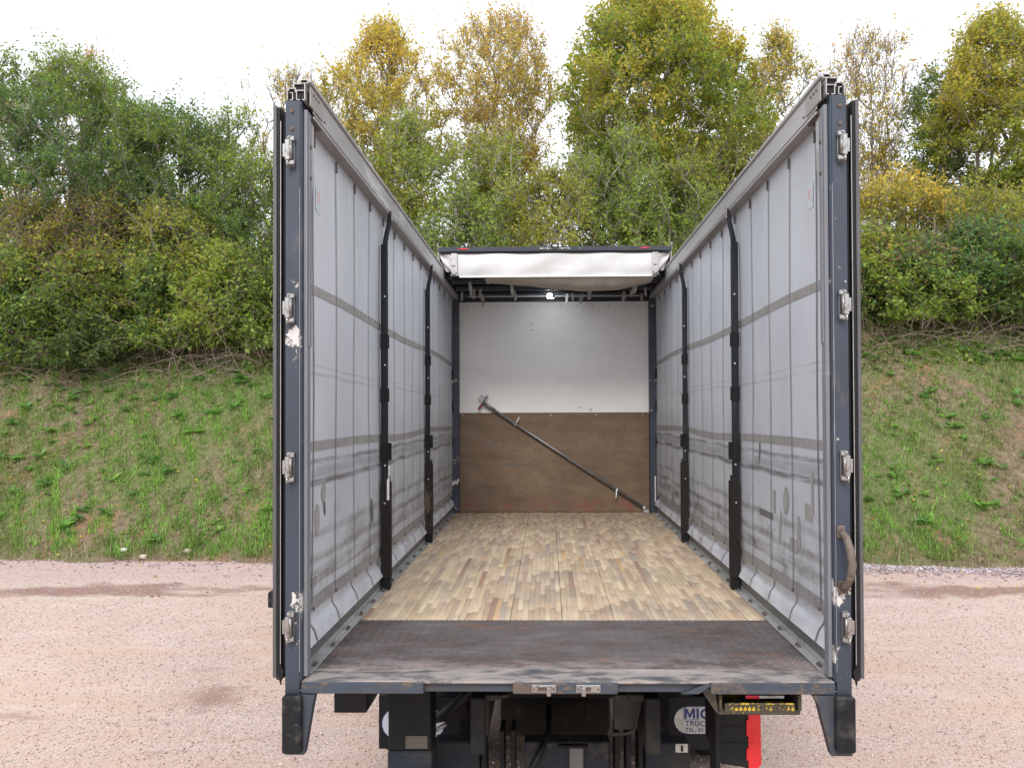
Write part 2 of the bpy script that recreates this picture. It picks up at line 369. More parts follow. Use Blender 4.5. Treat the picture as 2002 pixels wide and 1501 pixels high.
def np_mesh(name, verts, k, mat, cols=None, smooth=False):
    """verts (N,k,3): N separate polygons of k corners; one colour per polygon"""
    N = len(verts); me = bpy.data.meshes.new(name)
    me.vertices.add(N * k); me.vertices.foreach_set('co', verts.astype(np.float32).ravel())
    me.loops.add(N * k); me.loops.foreach_set('vertex_index', np.arange(N * k, dtype=np.int32))
    me.polygons.add(N); me.polygons.foreach_set('loop_start', np.arange(0, N * k, k, dtype=np.int32))
    if cols is not None:
        a = me.attributes.new('Col', 'FLOAT_COLOR', 'FACE')
        a.data.foreach_set('color', np.c_[cols, np.ones(N)].astype(np.float32).ravel())
    me.materials.append(mat); me.update(calc_edges=True); return me
def np_indexed(name, verts, faces, mat, cols=None, smooth=False):
    """verts (V,3), faces (F,k)"""
    F, k = faces.shape; me = bpy.data.meshes.new(name)
    me.vertices.add(len(verts)); me.vertices.foreach_set('co', verts.astype(np.float32).ravel())
    me.loops.add(F * k); me.loops.foreach_set('vertex_index', faces.astype(np.int32).ravel())
    me.polygons.add(F); me.polygons.foreach_set('loop_start', np.arange(0, F * k, k, dtype=np.int32))
    if smooth: me.polygons.foreach_set('use_smooth', np.ones(F, dtype=bool))
    if cols is not None:
        a = me.attributes.new('Col', 'FLOAT_COLOR', 'FACE')
        a.data.foreach_set('color', np.c_[cols, np.ones(F)].astype(np.float32).ravel())
    me.materials.append(mat); me.update(calc_edges=True); return me

# ------------------------------------------------------------------ ground and bank
def foot_y(x):
    return np.interp(x, [-40, -9, -7, -4.6, 4.7, 6.9, 40], [9.9, 9.68, 9.52, 9.42, 9.16, 8.84, 8.5])
def ragged(x):
    return .10 * np.sin(x * 1.9) + .06 * np.sin(x * 4.7 + 1) + .04 * np.sin(x * 11.3 + 2)
def wav(x, y, s=1., seed=0.):
    return (np.sin(x * 1.3 * s + seed) * np.cos(y * 1.1 * s + seed * 2) + .6 * np.sin(x * 2.9 * s + y * 1.7 * s + seed * 3) + .4 * np.sin(x * 5.3 * s - y * 4.1 * s + seed)) / 2
def bank_z(x, y):
    d = y - foot_y(x); d = d - ragged(x) * np.exp(-np.abs(d) * 1.6)
    z = np.where(d < 0, d * .5, 0)
    z = z + np.interp(np.maximum(d, 0), [0, .5, 5.2, 11, 16, 40, 200], [0, .25, 4.0, 6.3, 6.9, 7.4, 9]) * (1.035 + .002 * np.clip(x, -12, 12))
    return z + np.clip(d, 0, 1) * .10 * wav(x, y, 1., .7)
g_ = MB(); g_.grid(lambda u, v: (-400 + 800 * u, -400 + 800 * v, 0), 1, 1, smooth=False)
tag(g_.build('gravel_ground', M['gravel']), kind='structure')
xs = np.linspace(-45, 45, 241); ys = np.concatenate([np.linspace(8.0, 20, 97), np.linspace(20.5, 60, 40)])
GX, GY = np.meshgrid(xs, ys, indexing='ij'); GZ = bank_z(GX, GY)
idx = np.arange(GX.size).reshape(GX.shape)
fc = np.stack([idx[:-1, :-1], idx[1:, :-1], idx[1:, 1:], idx[:-1, 1:]], -1).reshape(-1, 4)
tag(link('grass_bank', np_indexed('grass_bank', np.stack([GX, GY, GZ], -1).reshape(-1, 3), fc, M['bank'], smooth=True)), kind='structure')

# ------------------------------------------------------------------ the truck
T = empty('curtain_side_truck', (0, 0, 0), 'navy curtain sided truck body open at the rear with wooden floor and folded back roof', 'truck')
ZF = 1.12; L = 6.42
# floor planks and strips
PAL = [((.52, .42, .30), 22), ((.57, .47, .34), 22), ((.62, .53, .39), 14), ((.48, .37, .26), 14), ((.55, .44, .34), 16), ((.42, .34, .27), 7), ((.45, .32, .24), 6), ((.30, .17, .13), 2), ((.55, .37, .19), 2), ((.38, .33, .30), 4)]
bag = [c for c, k in PAL for _ in range(k)]
planks = []
for i in range(8):
    x0 = -1.19 + i * .2975
    mb = MB(); mb.box(x0 + .0012, x0 + .2963, 1.123, L - .02, 1.085, 1.1125)
    planks.append(mb.build('floor_plank', M['plank'], T))
strips = []
rs = random.Random(3)
for i in range(8):
    xs0 = -1.19 + i * .2975 + .0012; wd = .2951 / 9
    for j in range(9):
        y = 1.1235; first = True
        while y < L - .03:
            ln = rs.uniform(.08, .6) if first else rs.uniform(.26, .85)
            first = False
            y1 = min(y + ln, L - .02)
            if L - .02 - y1 < .12: y1 = L - .02
            c = rs.choice(bag); f = rs.uniform(.92, 1.06); m_ = (.54, .43, .285); c = tuple(m_[q] + (c[q] * (1.03, .97, .92)[q] - m_[q]) * .80 for q in range(3)); c = tuple(q * f for q in c)
            h = ZF - rs.uniform(0, .0009)
            strips.append((y, i, xs0 + j * wd + .0003, xs0 + (j + 1) * wd - .0003, y + .0004, y1 - .0004, h, c))
            y = y1
strips.sort(key=lambda t: t[0] + .001 * abs(t[2]))
def strip_vf(s):
    _, i, x0, x1, y0, y1, h, c = s; b = .0012; z0 = 1.112
    v = [(x0, y0, z0), (x1, y0, z0), (x1, y1, z0), (x0, y1, z0), (x0, y0, h - .0006), (x1, y0, h - .0006), (x1, y1, h - .0006), (x0, y1, h - .0006),
         (x0 + b, y0 + b, h), (x1 - b, y0 + b, h), (x1 - b, y1 - b, h), (x0 + b, y1 - b, h)]
    f = [(0, 1, 5, 4), (1, 2, 6, 5), (2, 3, 7, 6), (3, 0, 4, 7), (4, 5, 9, 8), (5, 6, 10, 9), (6, 7, 11, 10), (7, 4, 8, 11), (8, 9, 10, 11)]
    return v, f, c
for s in strips[:300]:
    v, f, c = strip_vf(s)
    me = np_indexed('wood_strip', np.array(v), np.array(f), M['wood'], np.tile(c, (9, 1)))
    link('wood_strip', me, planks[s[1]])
V, F, Cc = [], [], []
for s in strips[300:]:
    v, f, c = strip_vf(s); o = len(V)
    V += v; F += [tuple(q + o for q in t) for t in f]; Cc += [c] * 9
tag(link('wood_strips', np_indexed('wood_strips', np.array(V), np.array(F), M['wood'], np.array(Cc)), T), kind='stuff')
# tread plate with raised lozenges
mb = MB(); mb.box(-1.19, 1.19, .186, 1.119, 1.085, 1.1165)
tp = mb.build('tread_plate', M['tread'], T)
V, F = [], []
nx_, ny_ = 92, 36
for i in range(nx_):
    for j in range(ny_):
        cx = -1.176 + 2.352 * (i + .5 * (j % 2)) / nx_ + .006; cy = .20 + .905 * (j + .5) / ny_
        a = R(35) if (i + j) % 2 else R(-35)
        ca, sa = math.cos(a), math.sin(a); o = len(V)
        for (l, wv, z) in ((.0115, 0, 0), (0, .004, 0), (-.0115, 0, 0), (0, -.004, 0), (.007, 0, .0024), (0, .0015, .0024), (-.007, 0, .0024), (0, -.0015, .0024)):
            V.append((cx + l * ca - wv * sa, cy + l * sa + wv * ca, 1.1163 + z))
        F += [(o + 4, o + 5, o + 6, o + 7)] + [(o + k, o + (k + 1) % 4, o + 4 + (k + 1) % 4, o + 4 + k) for k in range(4)]
tag(link('tread_bumps', np_indexed('tread_bumps', np.array(V), np.array(F), M['tread']), tp), kind='stuff')

# rear sill
mb = MB(); mb.box(-1.166, 1.166, 0, .183, 1.109, 1.12, .002)
sill = mb.build('rear_sill', M['lip'], T)
mb = MB(); mb.box(-1.16, 1.16, .026, .17, 1.066, 1.1085, .002)
mb.build('sill_channel', M['sill_recess'], sill)
for x0, x1 in ((-1.168, -.629), (-.236, .223), (.629, 1.168)):
    mb = MB(); mb.box(x0, x1, -.006, .03, 1.066, 1.1165, .003)
    for xx in (x0 + .02, x1 - .02): mb.cyl((xx, -.0075, 1.092), 1, .006, .004, 8, 1)
    mb.build('sill_plate', [M['sill_face'], M['bolt']], sill)
mb = MB(); mb.prism([(.629, 1.1165), (.629, 1.10), (.575, 1.066), (.50, 1.066)], 1, .0, .03); mb.build('sill_gusset', M['sill_recess'], sill)
for s, cx in ((1, -.100), (-1, .094)):
    mb = MB()
    mb.box(cx - .054, cx + .054, -.012, -.0065, 1.073, 1.108, .002)
    mb.cyl((cx - .043, -.017, 1.0905), 1, .010, .006, 12, 0); mb.cyl((cx + .043, -.017, 1.0905), 1, .010, .006, 12, 0)
    mb.cyl((cx - .043, -.019, 1.0905), 1, .005, .003, 8, 1); mb.cyl((cx + .043, -.019, 1.0905), 1, .005, .003, 8, 1)
    mb.box(cx - .032, cx + .026, -.021, -.0115, 1.100, 1.106, .001); mb.box(cx - .032, cx - .025, -.021, -.0115, 1.077, 1.1055, .001)
    mb.box(cx + s * .012, cx + s * .030, -.032, -.0115, 1.064, 1.101, .002)
    mb.box(cx - .024, cx + .012, -.0135, -.0115, 1.080, 1.100, 0, 1)
    mb.build('lock_keeper', [M['steel'], M['bolt']], sill)

# side rails, galvanised floor edge with bolts
for s in (-1, 1):
    mb = MB(); mb.box(s * 1.196, s * 1.235, .09, L, 1.05, 1.222, .002)
    rl = mb.build('side_rail', M['side_rail'], T)
    mb = MB()
    mb.box(s * 1.193, s * 1.1955, .10, 6.28, 1.122, 1.152)
    mb.box(s * 1.150, s * 1.1925, .10, 6.28, 1.1206, 1.1262, .001)
    mb.build('floor_edge_angle', M['galv'], rl)
    me = None
    for k in range(19):
        y = .215 + k * .332
        if me is None:
            b = MB(); b.box(-.010, .010, -.022, .022, .0, .010, .003); b.tube([(0, -.018, .008), (0, 0, .014), (0, .018, .008)], .007, 6)
            me = b.mesh('rope_ring', M['bolt'])
        link('rope_ring', me, rl, (s * 1.168, y, 1.1265))

# rear posts
ZP = 3.69
hz = (3.459, 2.762, 2.061, 1.362)
hb = MB()
hb.box(-.016, .016, -.004, .0, -.066, .066, .001)
hb.box(-.018, .022, -.030, -.004, .042, .064, .004); hb.box(-.018, .022, -.030, -.004, -.064, -.042, .004)
hb.box(-.022, .002, -.044, -.026, -.046, .046, .003)
hb.tube([(.004, -.030, -.040), (.004, -.030, .040)], .009, 10)
hb.tube([(.012, -.02, .064), (-.002, -.034, .060), (-.012, -.036, .046)], .004, 6)
hb.tube([(.012, -.02, -.064), (-.004, -.034, -.062), (-.014, -.036, -.046)], .004, 6)
hb.cyl((-.012, -.036, -.072), 2, .006, .03, 8)
hb.box(-.040, -.020, -.030, -.012, -.030, .030, .002)
hinge_me = hb.mesh('hinge', M['steel'])
bolt_me = (lambda b: (b.cyl((0, -.006, 0), 1, .010, .007, 6), b.mesh('bolt', M['bolt']))[1])(MB())
for s in (-1, 1):
    mb = MB()
    X = lambda v: s * v
    # pressed C section: front web, inner return, outer return
    mb.box(X(1.176), X(1.241), 0, .006, 1.062, ZP, .0015)
    mb.box(X(1.169), X(1.1755), -.001, .088, 1.118, ZP - .002, .002)
    mb.box(X(1.236), X(1.241), .0065, .09, 1.062, ZP, .001)
    post = mb.build('rear_pillar', M['navy_post'][s], T)
    mb = MB(); mb.box(X(1.1685), X(1.152), .03, .088, 1.13, 3.66, .002)
    mb.box(X(1.1520), X(1.1465), .05, .085, 2.6, 3.62, .001)
    mb.build('pillar_lining', M['lining'], post)
    mb = MB(); mb.box(X(1.1745), X(1.1775), -.0035, .002, 1.16, 3.3); mb.build('pillar_edge_strip', M['lining'], post)
    for z in hz:
        h = link('hinge', hinge_me, post, (s * 1.212, -.001, z)); h.scale = (-s * .82, 1, 1)
    for z in (3.642, 3.565): link('bolt', bolt_me, post, (s * 1.212, 0, z))
    for z in (3.50, 3.36):
        o = link('bolt', bolt_me, post, (s * 1.146, .06, z)); o.rotation_euler = (0, 0, s * R(-90))
    # lower leg and buffer
    mb = MB()
    if s < 0: poly = [(-1.24, 1.061), (-1.108, 1.061), (-1.118, 1.02), (-1.156, .798), (-1.24, .798)]
    else: poly = [(1.24, 1.061), (1.07, 1.061), (1.095, 1.02), (1.150, .80), (1.24, .80)]
    mb.prism(poly, 1, -.0025, .05)
    leg = mb.build('bumper_leg', M['leg'], T)
    mb = MB(); mb.box(X(1.160), X(1.243), -.045, -.003, .815 if s < 0 else .825, 1.066, .008)
    mb.build('rubber_buffer', M['rubber'], leg)
    for z in (1.0, .88):
        b = MB(); b.cyl((s * 1.214, -.0475, z), 1, .014, .004, 12); b.build('buffer_bolt', M['rubber_plain'], leg)
    mb = MB(); mb.prism([(.092, 3.64), (.17, 3.64), (.165, 3.42), (.12, 3.22), (.092, 3.15)], 0, s * 1.160, s * 1.164); mb.build('corner_gusset', M['alu'], T)
    # curtain tension pole
    mb = MB(); mb.tube([(s * 1.190, .125, 1.15), (s * 1.190, .125, 3.64)], .017, 12)
    mb.build('tension_pole', M['alu'], T)
    # opened rear door, folded along the side
    y1 = 1.18
    mb = MB(); mb.prism([(.012, 1.135), (.03, 1.115), (y1, 1.115), (y1, 3.665), (.012, 3.665)], 0, s * 1.2655, s * 1.287)
    door = mb.build('rear_door', M['navy'], T)
    mb = MB(); mb.box(X(1.279), X(1.295), -.004, .0115, 1.135, 3.668, .002); mb.box(X(1.287), X(1.295), .012, y1, 3.63, 3.668, .001)
    mb.build('door_edge_trim', M['door_trim'], door)
    mb = MB(); mb.box(X(1.2645), X(1.2785), .0, .0115, 1.14, 3.66, .002); mb.box(X(1.249), X(1.262), .03, .05, 1.125, 3.65, .003)
    mb.prism([(s * 1.248, 1.16), (s * 1.262, 1.10), (s * 1.2675, 1.12), (s * 1.2675, 1.2)], 1, .002, .011)
    mb.build('door_seal', M['rubber_plain'], door)
    mb = MB(); mb.box(X(1.2625), X(1.2645), .004, .012, 1.16, 3.60); mb.build('seal_strip', M['alu_cut'], door)
    if s < 0:
        mb = MB(); mb.box(-1.325, -1.2955, .02, .10, 1.435, 1.505, .004); mb.build('door_stop', M['rubber'], door)
    else:
        mb = MB(); mb.tube([(1.197, -.006, 1.775), (1.206, -.05, 1.755), (1.216, -.07, 1.70), (1.222, -.073, 1.64), (1.216, -.07, 1.585), (1.206, -.045, 1.545), (1.20, -.006, 1.53)], [.014, .015, .017, .018, .018, .017, .016], 12)
        mb.box(1.182, 1.216, -.012, -.0005, 1.745, 1.80, .004); mb.box(1.182, 1.226, -.014, -.0005, 1.505, 1.56, .004)
        mb.build('grab_handle', worn('rusty_grab_handle', (.14, .11, .09), (.075, .05, .036), .7, .6, 16), post)

# roof rails: open aluminium extrusion
def rail(s):
    K = 3342.
    def px(zx): return s * (1.235 - (zx - 215) / K)
    def pz(zz): return 3.692 + (370 - zz) / K
    t = .0035
    mb = MB()
    def wall(a, b, c, d, y0=0.0, mi=0):  # a wall from (a,b) to (c,d) in section, horizontal or vertical
        x0, x1 = px(min(a, c)), px(max(a, c)); z0, z1 = pz(max(b, d)), pz(min(b, d))
        if abs(x0 - x1) < 1e-6: x0 -= t / 2; x1 += t / 2
        if abs(z0 - z1) < 1e-6: z0 -= t / 2; z1 += t / 2
        mb.box(x0, x1, y0, L + .1, z0, z1)
        xx0, xx1 = min(x0, x1), max(x0, x1)
    for q in ((322, 128, 322, 190), (330, 128, 428, 128), (440, 120, 520, 120), (524, 66, 524, 116), (424, 66, 518, 66), (424, 72, 424, 112), (484, 128, 484, 366),
              (352, 228, 478, 228), (362, 236, 362, 366), (304, 262, 304, 366), (344, 190, 344, 256), (240, 196, 338, 196), (240, 204, 240, 236),
              (262, 262, 298, 262), (260, 366, 298, 366), (368, 366, 412, 366), (444, 366, 478, 366), (222, 186, 222, 358), (262, 66, 300, 66), (306, 72, 320, 124)):
        wall(*q)
    rail_o = mb.build('roof_rail', M['alu'], T)
    mb = MB()
    mb.box(s * 1.1395, s * 1.1435, .09, L + .1, 3.660, 3.765, .001)      # inner face
    mb.box(s * 1.144, s * 1.207, .12, L + .1, 3.652, 3.660, .001)         # underside
    mb.box(s * 1.128, s * 1.146, .0, L + .1, 3.770, 3.788, .003)         # top lip
    mb.box(s * 1.1385, s * 1.146, .10, L + .1, 3.641, 3.6515, .001)
    mb.build('rail_face', M['alu'], rail_o)
    mb = MB(); mb.box(s * 1.145, s * 1.207, .2, L, 3.6465, 3.6515); mb.build('rail_underside', M['alu_under'], rail_o)
    mb = MB(); mb.box(s * 1.1335, s * 1.1385, .02, .235, 3.672, 3.760, .001)
    for y in (.07, .11, .15): mb.cyl((s * 1.1335 - .004, y, 3.735), 0, .007, .008, 8, 1)
    mb.cyl((s * 1.1385 - .004, .275, 3.685), 0, .006, .008, 8, 1)
    mb.build('rail_sleeve', [M['alu_under'], M['bolt']], rail_o)
    mb = MB(); mb.box(s * 1.150, s * 1.20, .09, .26, 3.635, 3.660, .003)
    for y in (.11, .16, .22): mb.cyl((s * 1.165, y, 3.628), 2, .010, .01, 8)
    mb.build('rail_bracket', M['bolt'], rail_o)
    # bright cut ends
    mb = MB()
    for q in ((330, 128, 428, 128), (484, 128, 484, 366), (352, 228, 478, 228), (362, 236, 362, 366), (304, 262, 304, 366), (344, 190, 344, 256), (240, 196, 338, 196), (240, 204, 240, 236), (368, 366, 412, 366), (444, 366, 478, 366), (262, 262, 298, 262), (322, 128, 322, 190)):
        a, b, c, d = q
        x0, x1 = px(min(a, c)), px(max(a, c)); z0, z1 = pz(max(b, d)), pz(min(b, d))
        if abs(x0 - x1) < 1e-6: x0 -= t / 2; x1 += t / 2
        if abs(z0 - z1) < 1e-6: z0 -= t / 2; z1 += t / 2
        mb.box(x0, x1, -.002, -.0002, z0, z1)
    mb.build('cut_end', M['cut_edge'], rail_o)
    mb = MB()
    for a, b, c, d in ((333, 131, 480, 225), (365, 232, 480, 340), (243, 199, 340, 258), (308, 266, 358, 362), (266, 266, 300, 340), (428, 70, 516, 112)):
        mb.box(px(a), px(c), .010, .016, pz(d), pz(b))
    mb.build('cavity_shade', M['rubber_plain'], rail_o)  # black plates stand in for the shade inside the hollow chambers
for s in (-1, 1): rail(s)

# curtains
PY = (1.95, 4.02)        # pillar centres
HEM = 1.385
def hem_z(y): return HEM + .006 * math.sin(y * 2.2) - .03 * (y / L)
def cx_off(y, z):
    """gentle waviness of the tarpaulin (outwards positive)"""
    return .007 * math.sin(y * 2.9 + 1.1 * math.sin(z * 1.3)) * math.sin(z * 1.7) + .0015 * math.sin(y * 13.9)
def web_z(base, y):
    d = min(abs(y - p) for p in (.1, PY[0], PY[1], 6.3))
    return base + .012 * math.sin(y * 1.7) - .006 * math.sin(min(d, 1.0) / 1.0 * math.pi / 2)
def skirt_pt(s, y, v):
    z1 = hem_z(y) - .018; z0 = 1.214
    k = (y - .295) / .4325; wob = math.cos(2 * math.pi * k)
    z = z1 + (z0 - z1) * v
    off = 1.203 + cx_off(y, z) * (1 - v) + .020 * math.sin(min(v * 1.6, 1) * math.pi) - .026 * max(0, (v - .45) / .55) ** 1.5 - .005 * wob * math.sin(max(0, v - .25) / .75 * math.pi)
    return (s * off, y, z)
def curtain(s):
    mb = MB()
    mb.grid(lambda u, v: (s * (1.203 + cx_off(.1 + 6.22 * u, hem_z(.1 + 6.22 * u) + v * 2.27)), .1 + 6.22 * u, hem_z(.1 + 6.22 * u) + v * (3.66 - hem_z(.1 + 6.22 * u))), 150, 26)
    c = mb.build('curtain', M['curtain'] if s < 0 else M['curtain_b'], T)
    mb = MB(); mb.grid(lambda u, v: (s * 1.2395, .09 + 6.3 * u, 1.08 + 2.6 * v), 1, 1); mb.build('outer_curtain_face', M['navy'], c)
    mb = MB(); mb.grid(lambda u, v: skirt_pt(s, .1 + 6.22 * u, v), 180, 12); mb.build('curtain_skirt', M['skirt'], c)
    def band(z0, w_, name, mat):
        mb = MB()
        def fn(u, v):
            y = .1 + 6.22 * u; zz = (web_z(z0, y) if z0 > 1.6 else hem_z(y)) + (v - .5) * w_
            return (s * (1.2005 + cx_off(y, zz)), y, zz)
        mb.grid(fn, 150, 1); mb.build(name, mat, c)
    band(2.885, .047, 'webbing', M['grey_strap']); band(2.135, .047, 'webbing', M['grey_strap']); band(HEM, .062, 'hem_band', M['grey_strap'])
    for k in range(15):
        y = .295 + k * .4325
        hw_ = .0052 if k else .007
        mb = MB()
        zt = 3.62
        def fn(u, v):
            yy = y + (v - .5) * 2 * hw_; zz = hem_z(y) + u * (zt - hem_z(y))
            return (s * (1.1985 + cx_off(yy, zz)), yy, zz)
        mb.grid(fn, 24, 1)
        def fn2(u, v):
            p = skirt_pt(s, y, u); return (p[0] - s * .004, y + (v - .5) * 2.4 * hw_, p[2])
        mb.grid(fn2, 10, 1)
        mb.build('strap', M['dark_strap'], c)
        mb = MB(); mb.box(s * 1.188, s * 1.1965, y - .007, y + .007, 3.57, 3.63, .002)
        o = mb.build('strap_hook', M['buckle'], c)
        mb = MB(); mb.box(s * 1.191, s * 1.198, y - .007, y + .007, hem_z(y) - .028, hem_z(y) - .008, .003); mb.build('strap_buckle', M['buckle'], c)
    return c
def flat_patch(c, s, y, z, wy, hz_, mat, rot=0., pts=None, name='tape_mark'):
    wy = wy * (1.9 if name == 'tape_mark' else 1); mb = MB(); pts = pts or [(-.5, -.5), (.5, -.5), (.5, .5), (-.5, .5)]
    vs = []
    for a, b in pts:
        yy, zz = a * wy, b * hz_
        yy, zz = yy * math.cos(rot) - zz * math.sin(rot), yy * math.sin(rot) + zz * math.cos(rot)
        vs.append(mb.bm.verts.new((s * (1.2012 + cx_off(y + yy, z + zz) - .0005), y + yy, z + zz)))
    mb.bm.faces.new(vs); mb.build(name, mat, c)
OV = [(.5 * math.cos(a * math.pi / 6), .5 * math.sin(a * math.pi / 6)) for a in range(12)]
cl = curtain(-1); cr = curtain(1)
for y, z, wy, h, m_, r_, p_ in ((.47, 1.80, .06, .085, 'patch', 0, None), (.40, 1.90, .022, .22, 'patch', 0, None), (1.28, 1.70, .16, .04, 'patch_dark', 0, None), (1.10, 1.79, .028, .13, 'patch', 0, None),
                        (.86, 1.82, .06, .15, 'patch', .1, OV), (.72, 1.60, .07, .07, 'patch', 0, None), (.64, 1.68, .025, .16, 'patch', 0, None), (1.50, 2.0, .05, .05, 'patch', 0, None), (1.44, 2.06, .02, .13, 'patch_dark', .1, OV),
                        (.98, 1.66, .02, .2, 'patch', .15, OV)):
    flat_patch(cr, 1, y, z, wy, h, M[m_], r_, p_)
for y, z, wy, h, m_, r_, p_ in ((.38, 1.78, .05, .16, 'patch', .05, OV), (.50, 1.90, .05, .10, 'patch', .1, OV), (.52, 1.83, .022, .1, 'patch_dark', .3, OV), (1.66, 1.68, .05, .16, 'patch_dark', .2, OV), (.22, 2.0, .03, .05, 'patch', .2, OV)):
    flat_patch(cl, -1, y, z, wy, h, M[m_], r_, p_)
stick = plain('pale_sticker', (.70, .74, .76), .4); stred = plain('faded_red_print', (.66, .38, .36), .5); stblue = plain('faded_blue_print', (.54, .60, .63), .5)
for c, s in ((cl, -1), (cr, 1)):
    flat_patch(c, s, .385, 3.34, .085, .12, stblue, 0, None, 'sticker')
    mb = MB(); mb.box(s * 1.2002, s * 1.1998, .348, .422, 3.288, 3.392); mb.build('sticker_face', stick, c)
    mb = MB(); mb.box(s * 1.1994, s * 1.199, .385, .41, 3.33, 3.38); mb.build('sticker_print', stred, c)

# intermediate pillars
for s in (-1, 1):
    for y in PY:
        mb = MB()
        for ya, yb in ((-.026, -.007), (.007, .026)): mb.prism([(s * 1.182, ZF + .01), (s * 1.153, ZF + .01), (s * 1.153, 3.40), (s * 1.159, 3.43), (s * 1.182, 3.43)], 1, y + ya, y + yb)
        mb.box(s * 1.1825, s * 1.1930, y - .026, y + .026, ZF + .01, 3.43, .002); mb.box(s * 1.158, s * 1.182, y - .0069, y + .0069, ZF + .01, 3.42)
        p = mb.build('side_pillar', M['pillar'], T)
        mb = MB()
        mb.tube([(s * 1.168, y, 3.40), (s * 1.167, y, 3.45), (s * 1.156, y, 3.51), (s * 1.143, y + .005, 3.57), (s * 1.136, y + .008, 3.62), (s * 1.136, y + .01, 3.655)], [.018, .018, .017, .016, .015, .015], 8)
        mb.build('pillar_arm', M['pillar'], p)
        mb = MB(); mb.box(s * 1.117, s * 1.126, y - .010, y + .018, 3.59, 3.665, .003); mb.build('arm_bracket', M['alu_under'], p)
        for z in (2.78, 2.42, 2.04):
            mb = MB(); hh = .05 if z > 2.1 else .065; mb.box(s * 1.149, s * 1.197, y - .030, y + .0, z - hh, z + hh, .003); mb.box(s * 1.146, s * 1.1525, y - .029, y - .006, z - hh * .9, z + hh * .9, .003); mb.box(s * (1.145 if z > 2.1 else 1.130), s * 1.1525, y + .006, y + .030, z - hh * .9, z + hh * .9, .003)
            mb.build('slat_socket', M['black_metal'], p)
        mb = MB(); mb.prism([(s * 1.136, 1.2), (s * 1.194, 1.2), (s * 1.194, 1.83), (s * 1.180, 1.86), (s * 1.136, 1.86)], 1, y - .036, y - .027); mb.box(s * 1.130, s * 1.142, y - .034, y - .014, 1.2, 1.88, .002); mb.box(s * 1.130, s * 1.142, y + .012, y + .034, 1.2, 1.84, .002)
        mb.build('lower_channel', M['channel'], p)
        mb = MB(); mb.box(s * 1.132, s * 1.195, y - .035, y + .035, 1.127, 1.20, .004); mb.build('pillar_foot', M['black_metal'], p)
        for z in (3.08, 2.62, 1.70, 1.95):
            b = MB(); b.cyl((s * 1.165, y - .032 if z > 1.9 else y - .041, z), 1, .006, .006, 8); b.build('rivet', M['alu_cut'], p)
# a torn white tie on the left pillar
mb = MB(); mb.box(-1.142, -1.134, PY[0] - .040, PY[0] - .028, 1.83, 1.95, .002); mb.box(-1.150, -1.134, PY[0] - .044, PY[0] - .0385, 1.72, 1.86, .001); mb.build('torn_tape', M['tape'], T)

# front bulkhead
mb = MB(); mb.box(-1.20, 1.20, 6.44, 6.50, 1.06, 4.0); fw = mb.build('front_wall', M['navy'], T)
mb = MB(); mb.box(-1.13, 1.13, 6.42, 6.4395, 2.30, 3.625, .002); mb.build('wall_panel', M['panel'], fw)
mb = MB(); mb.box(-1.13, 1.13, 6.404, 6.438, ZF + .002, 2.298, .003); mb.build('kick_board', M['ply'], fw)
for i in range(12):
    b = MB(); b.cyl((-1.03 + i * .187, 6.4165, 3.575), 1, .010, .004, 8); b.build('rivet', M['galv'], fw)
for x in (-1.09, -.04, .5, 1.05):
    b = MB(); b.cyl((x, 6.4005, 2.275), 1, .006, .004, 8); b.build('screw', M['alu_cut'], fw)
for s in (-1, 1):
    mb = MB(); mb.box(s * 1.125, s * 1.232, 6.30, 6.4185, 1.10, 3.63, .004)
    fp = mb.build('front_pillar', M['navy_front'], T)
    for z in (2.75, 2.38, 1.95):
        mb = MB(); mb.box(s * 1.19, s * 1.235, 6.27, 6.2995, z - .06, z + .06, .003); mb.build('slat_socket', M['black_metal'], fp)
mb = MB(); mb.box(1.175, 1.19, 6.285, 6.299, 1.25, 1.55, .001); mb.build('worn_tape', M['white_label'], T)

# folded roof at the front
YH = 5.0
mb = MB(); mb.box(-1.20, 1.20, YH - .03, YH + .03, 3.955, 4.004, .004); hd = mb.build('roof_header', M['navy'], T)
mb = MB(); mb.box(-1.17, 1.17, YH - .02, YH + .02, 3.936, 3.9545, .002); mb.build('header_channel', M['black_metal'], hd)
for x in (-.935, .925):
    mb = MB(); mb.box(x - .055, x + .055, YH - .036, YH - .0305, 3.979, 3.987, .002); mb.box(x - .02, x + .02, YH - .038, YH - .0365, 3.976, 3.990, .0005)
    mb.build('marker_light', M['red_lens'], hd)
mb = MB(); mb.box(-.035, .045, YH - .06, YH + .02, 3.985, 4.030, .005); mb.box(-.02, .03, YH - .066, YH - .06, 3.992, 4.02, .002, 1)
mb.tube([(-.15, YH - .034, 3.982), (.16, YH - .034, 3.982)], .006, 6, True, 1)
for x in (-.14, -.07, .08, .15): mb.box(x - .01, x + .01, YH - .04, YH - .0305, 3.972, 3.992, .002, 1)
mb.build('rear_camera', [M['plastic'], M['galv']], hd)
for s in (-1, 1):
    mb = MB(); mb.tube([(s * 1.19, YH, 4.0), (s * 1.205, YH - .01, 4.03), (s * 1.20, YH - .01, 4.045)], .006, 6); mb.tube([(s * 1.20, YH - .005, 4.0), (s * 1.198, YH - .01, 3.9), (s * 1.18, YH - .01, 3.82)], .005, 6)
    mb.build('header_hook', M['clip'], hd)
def flap(u, v):
    x = -1.0 + 2.06 * u; z = 3.938 + (3.712 - 3.938) * v
    return (x, YH - .012 + .012 * math.sin(v * math.pi) * (1 + .4 * math.sin(u * 9)) * -1 + .006 * math.sin(u * 23 + v * 4), z)
mb = MB(); mb.grid(flap, 60, 10); rf = mb.build('roof_flap', M['roof_white'], T)
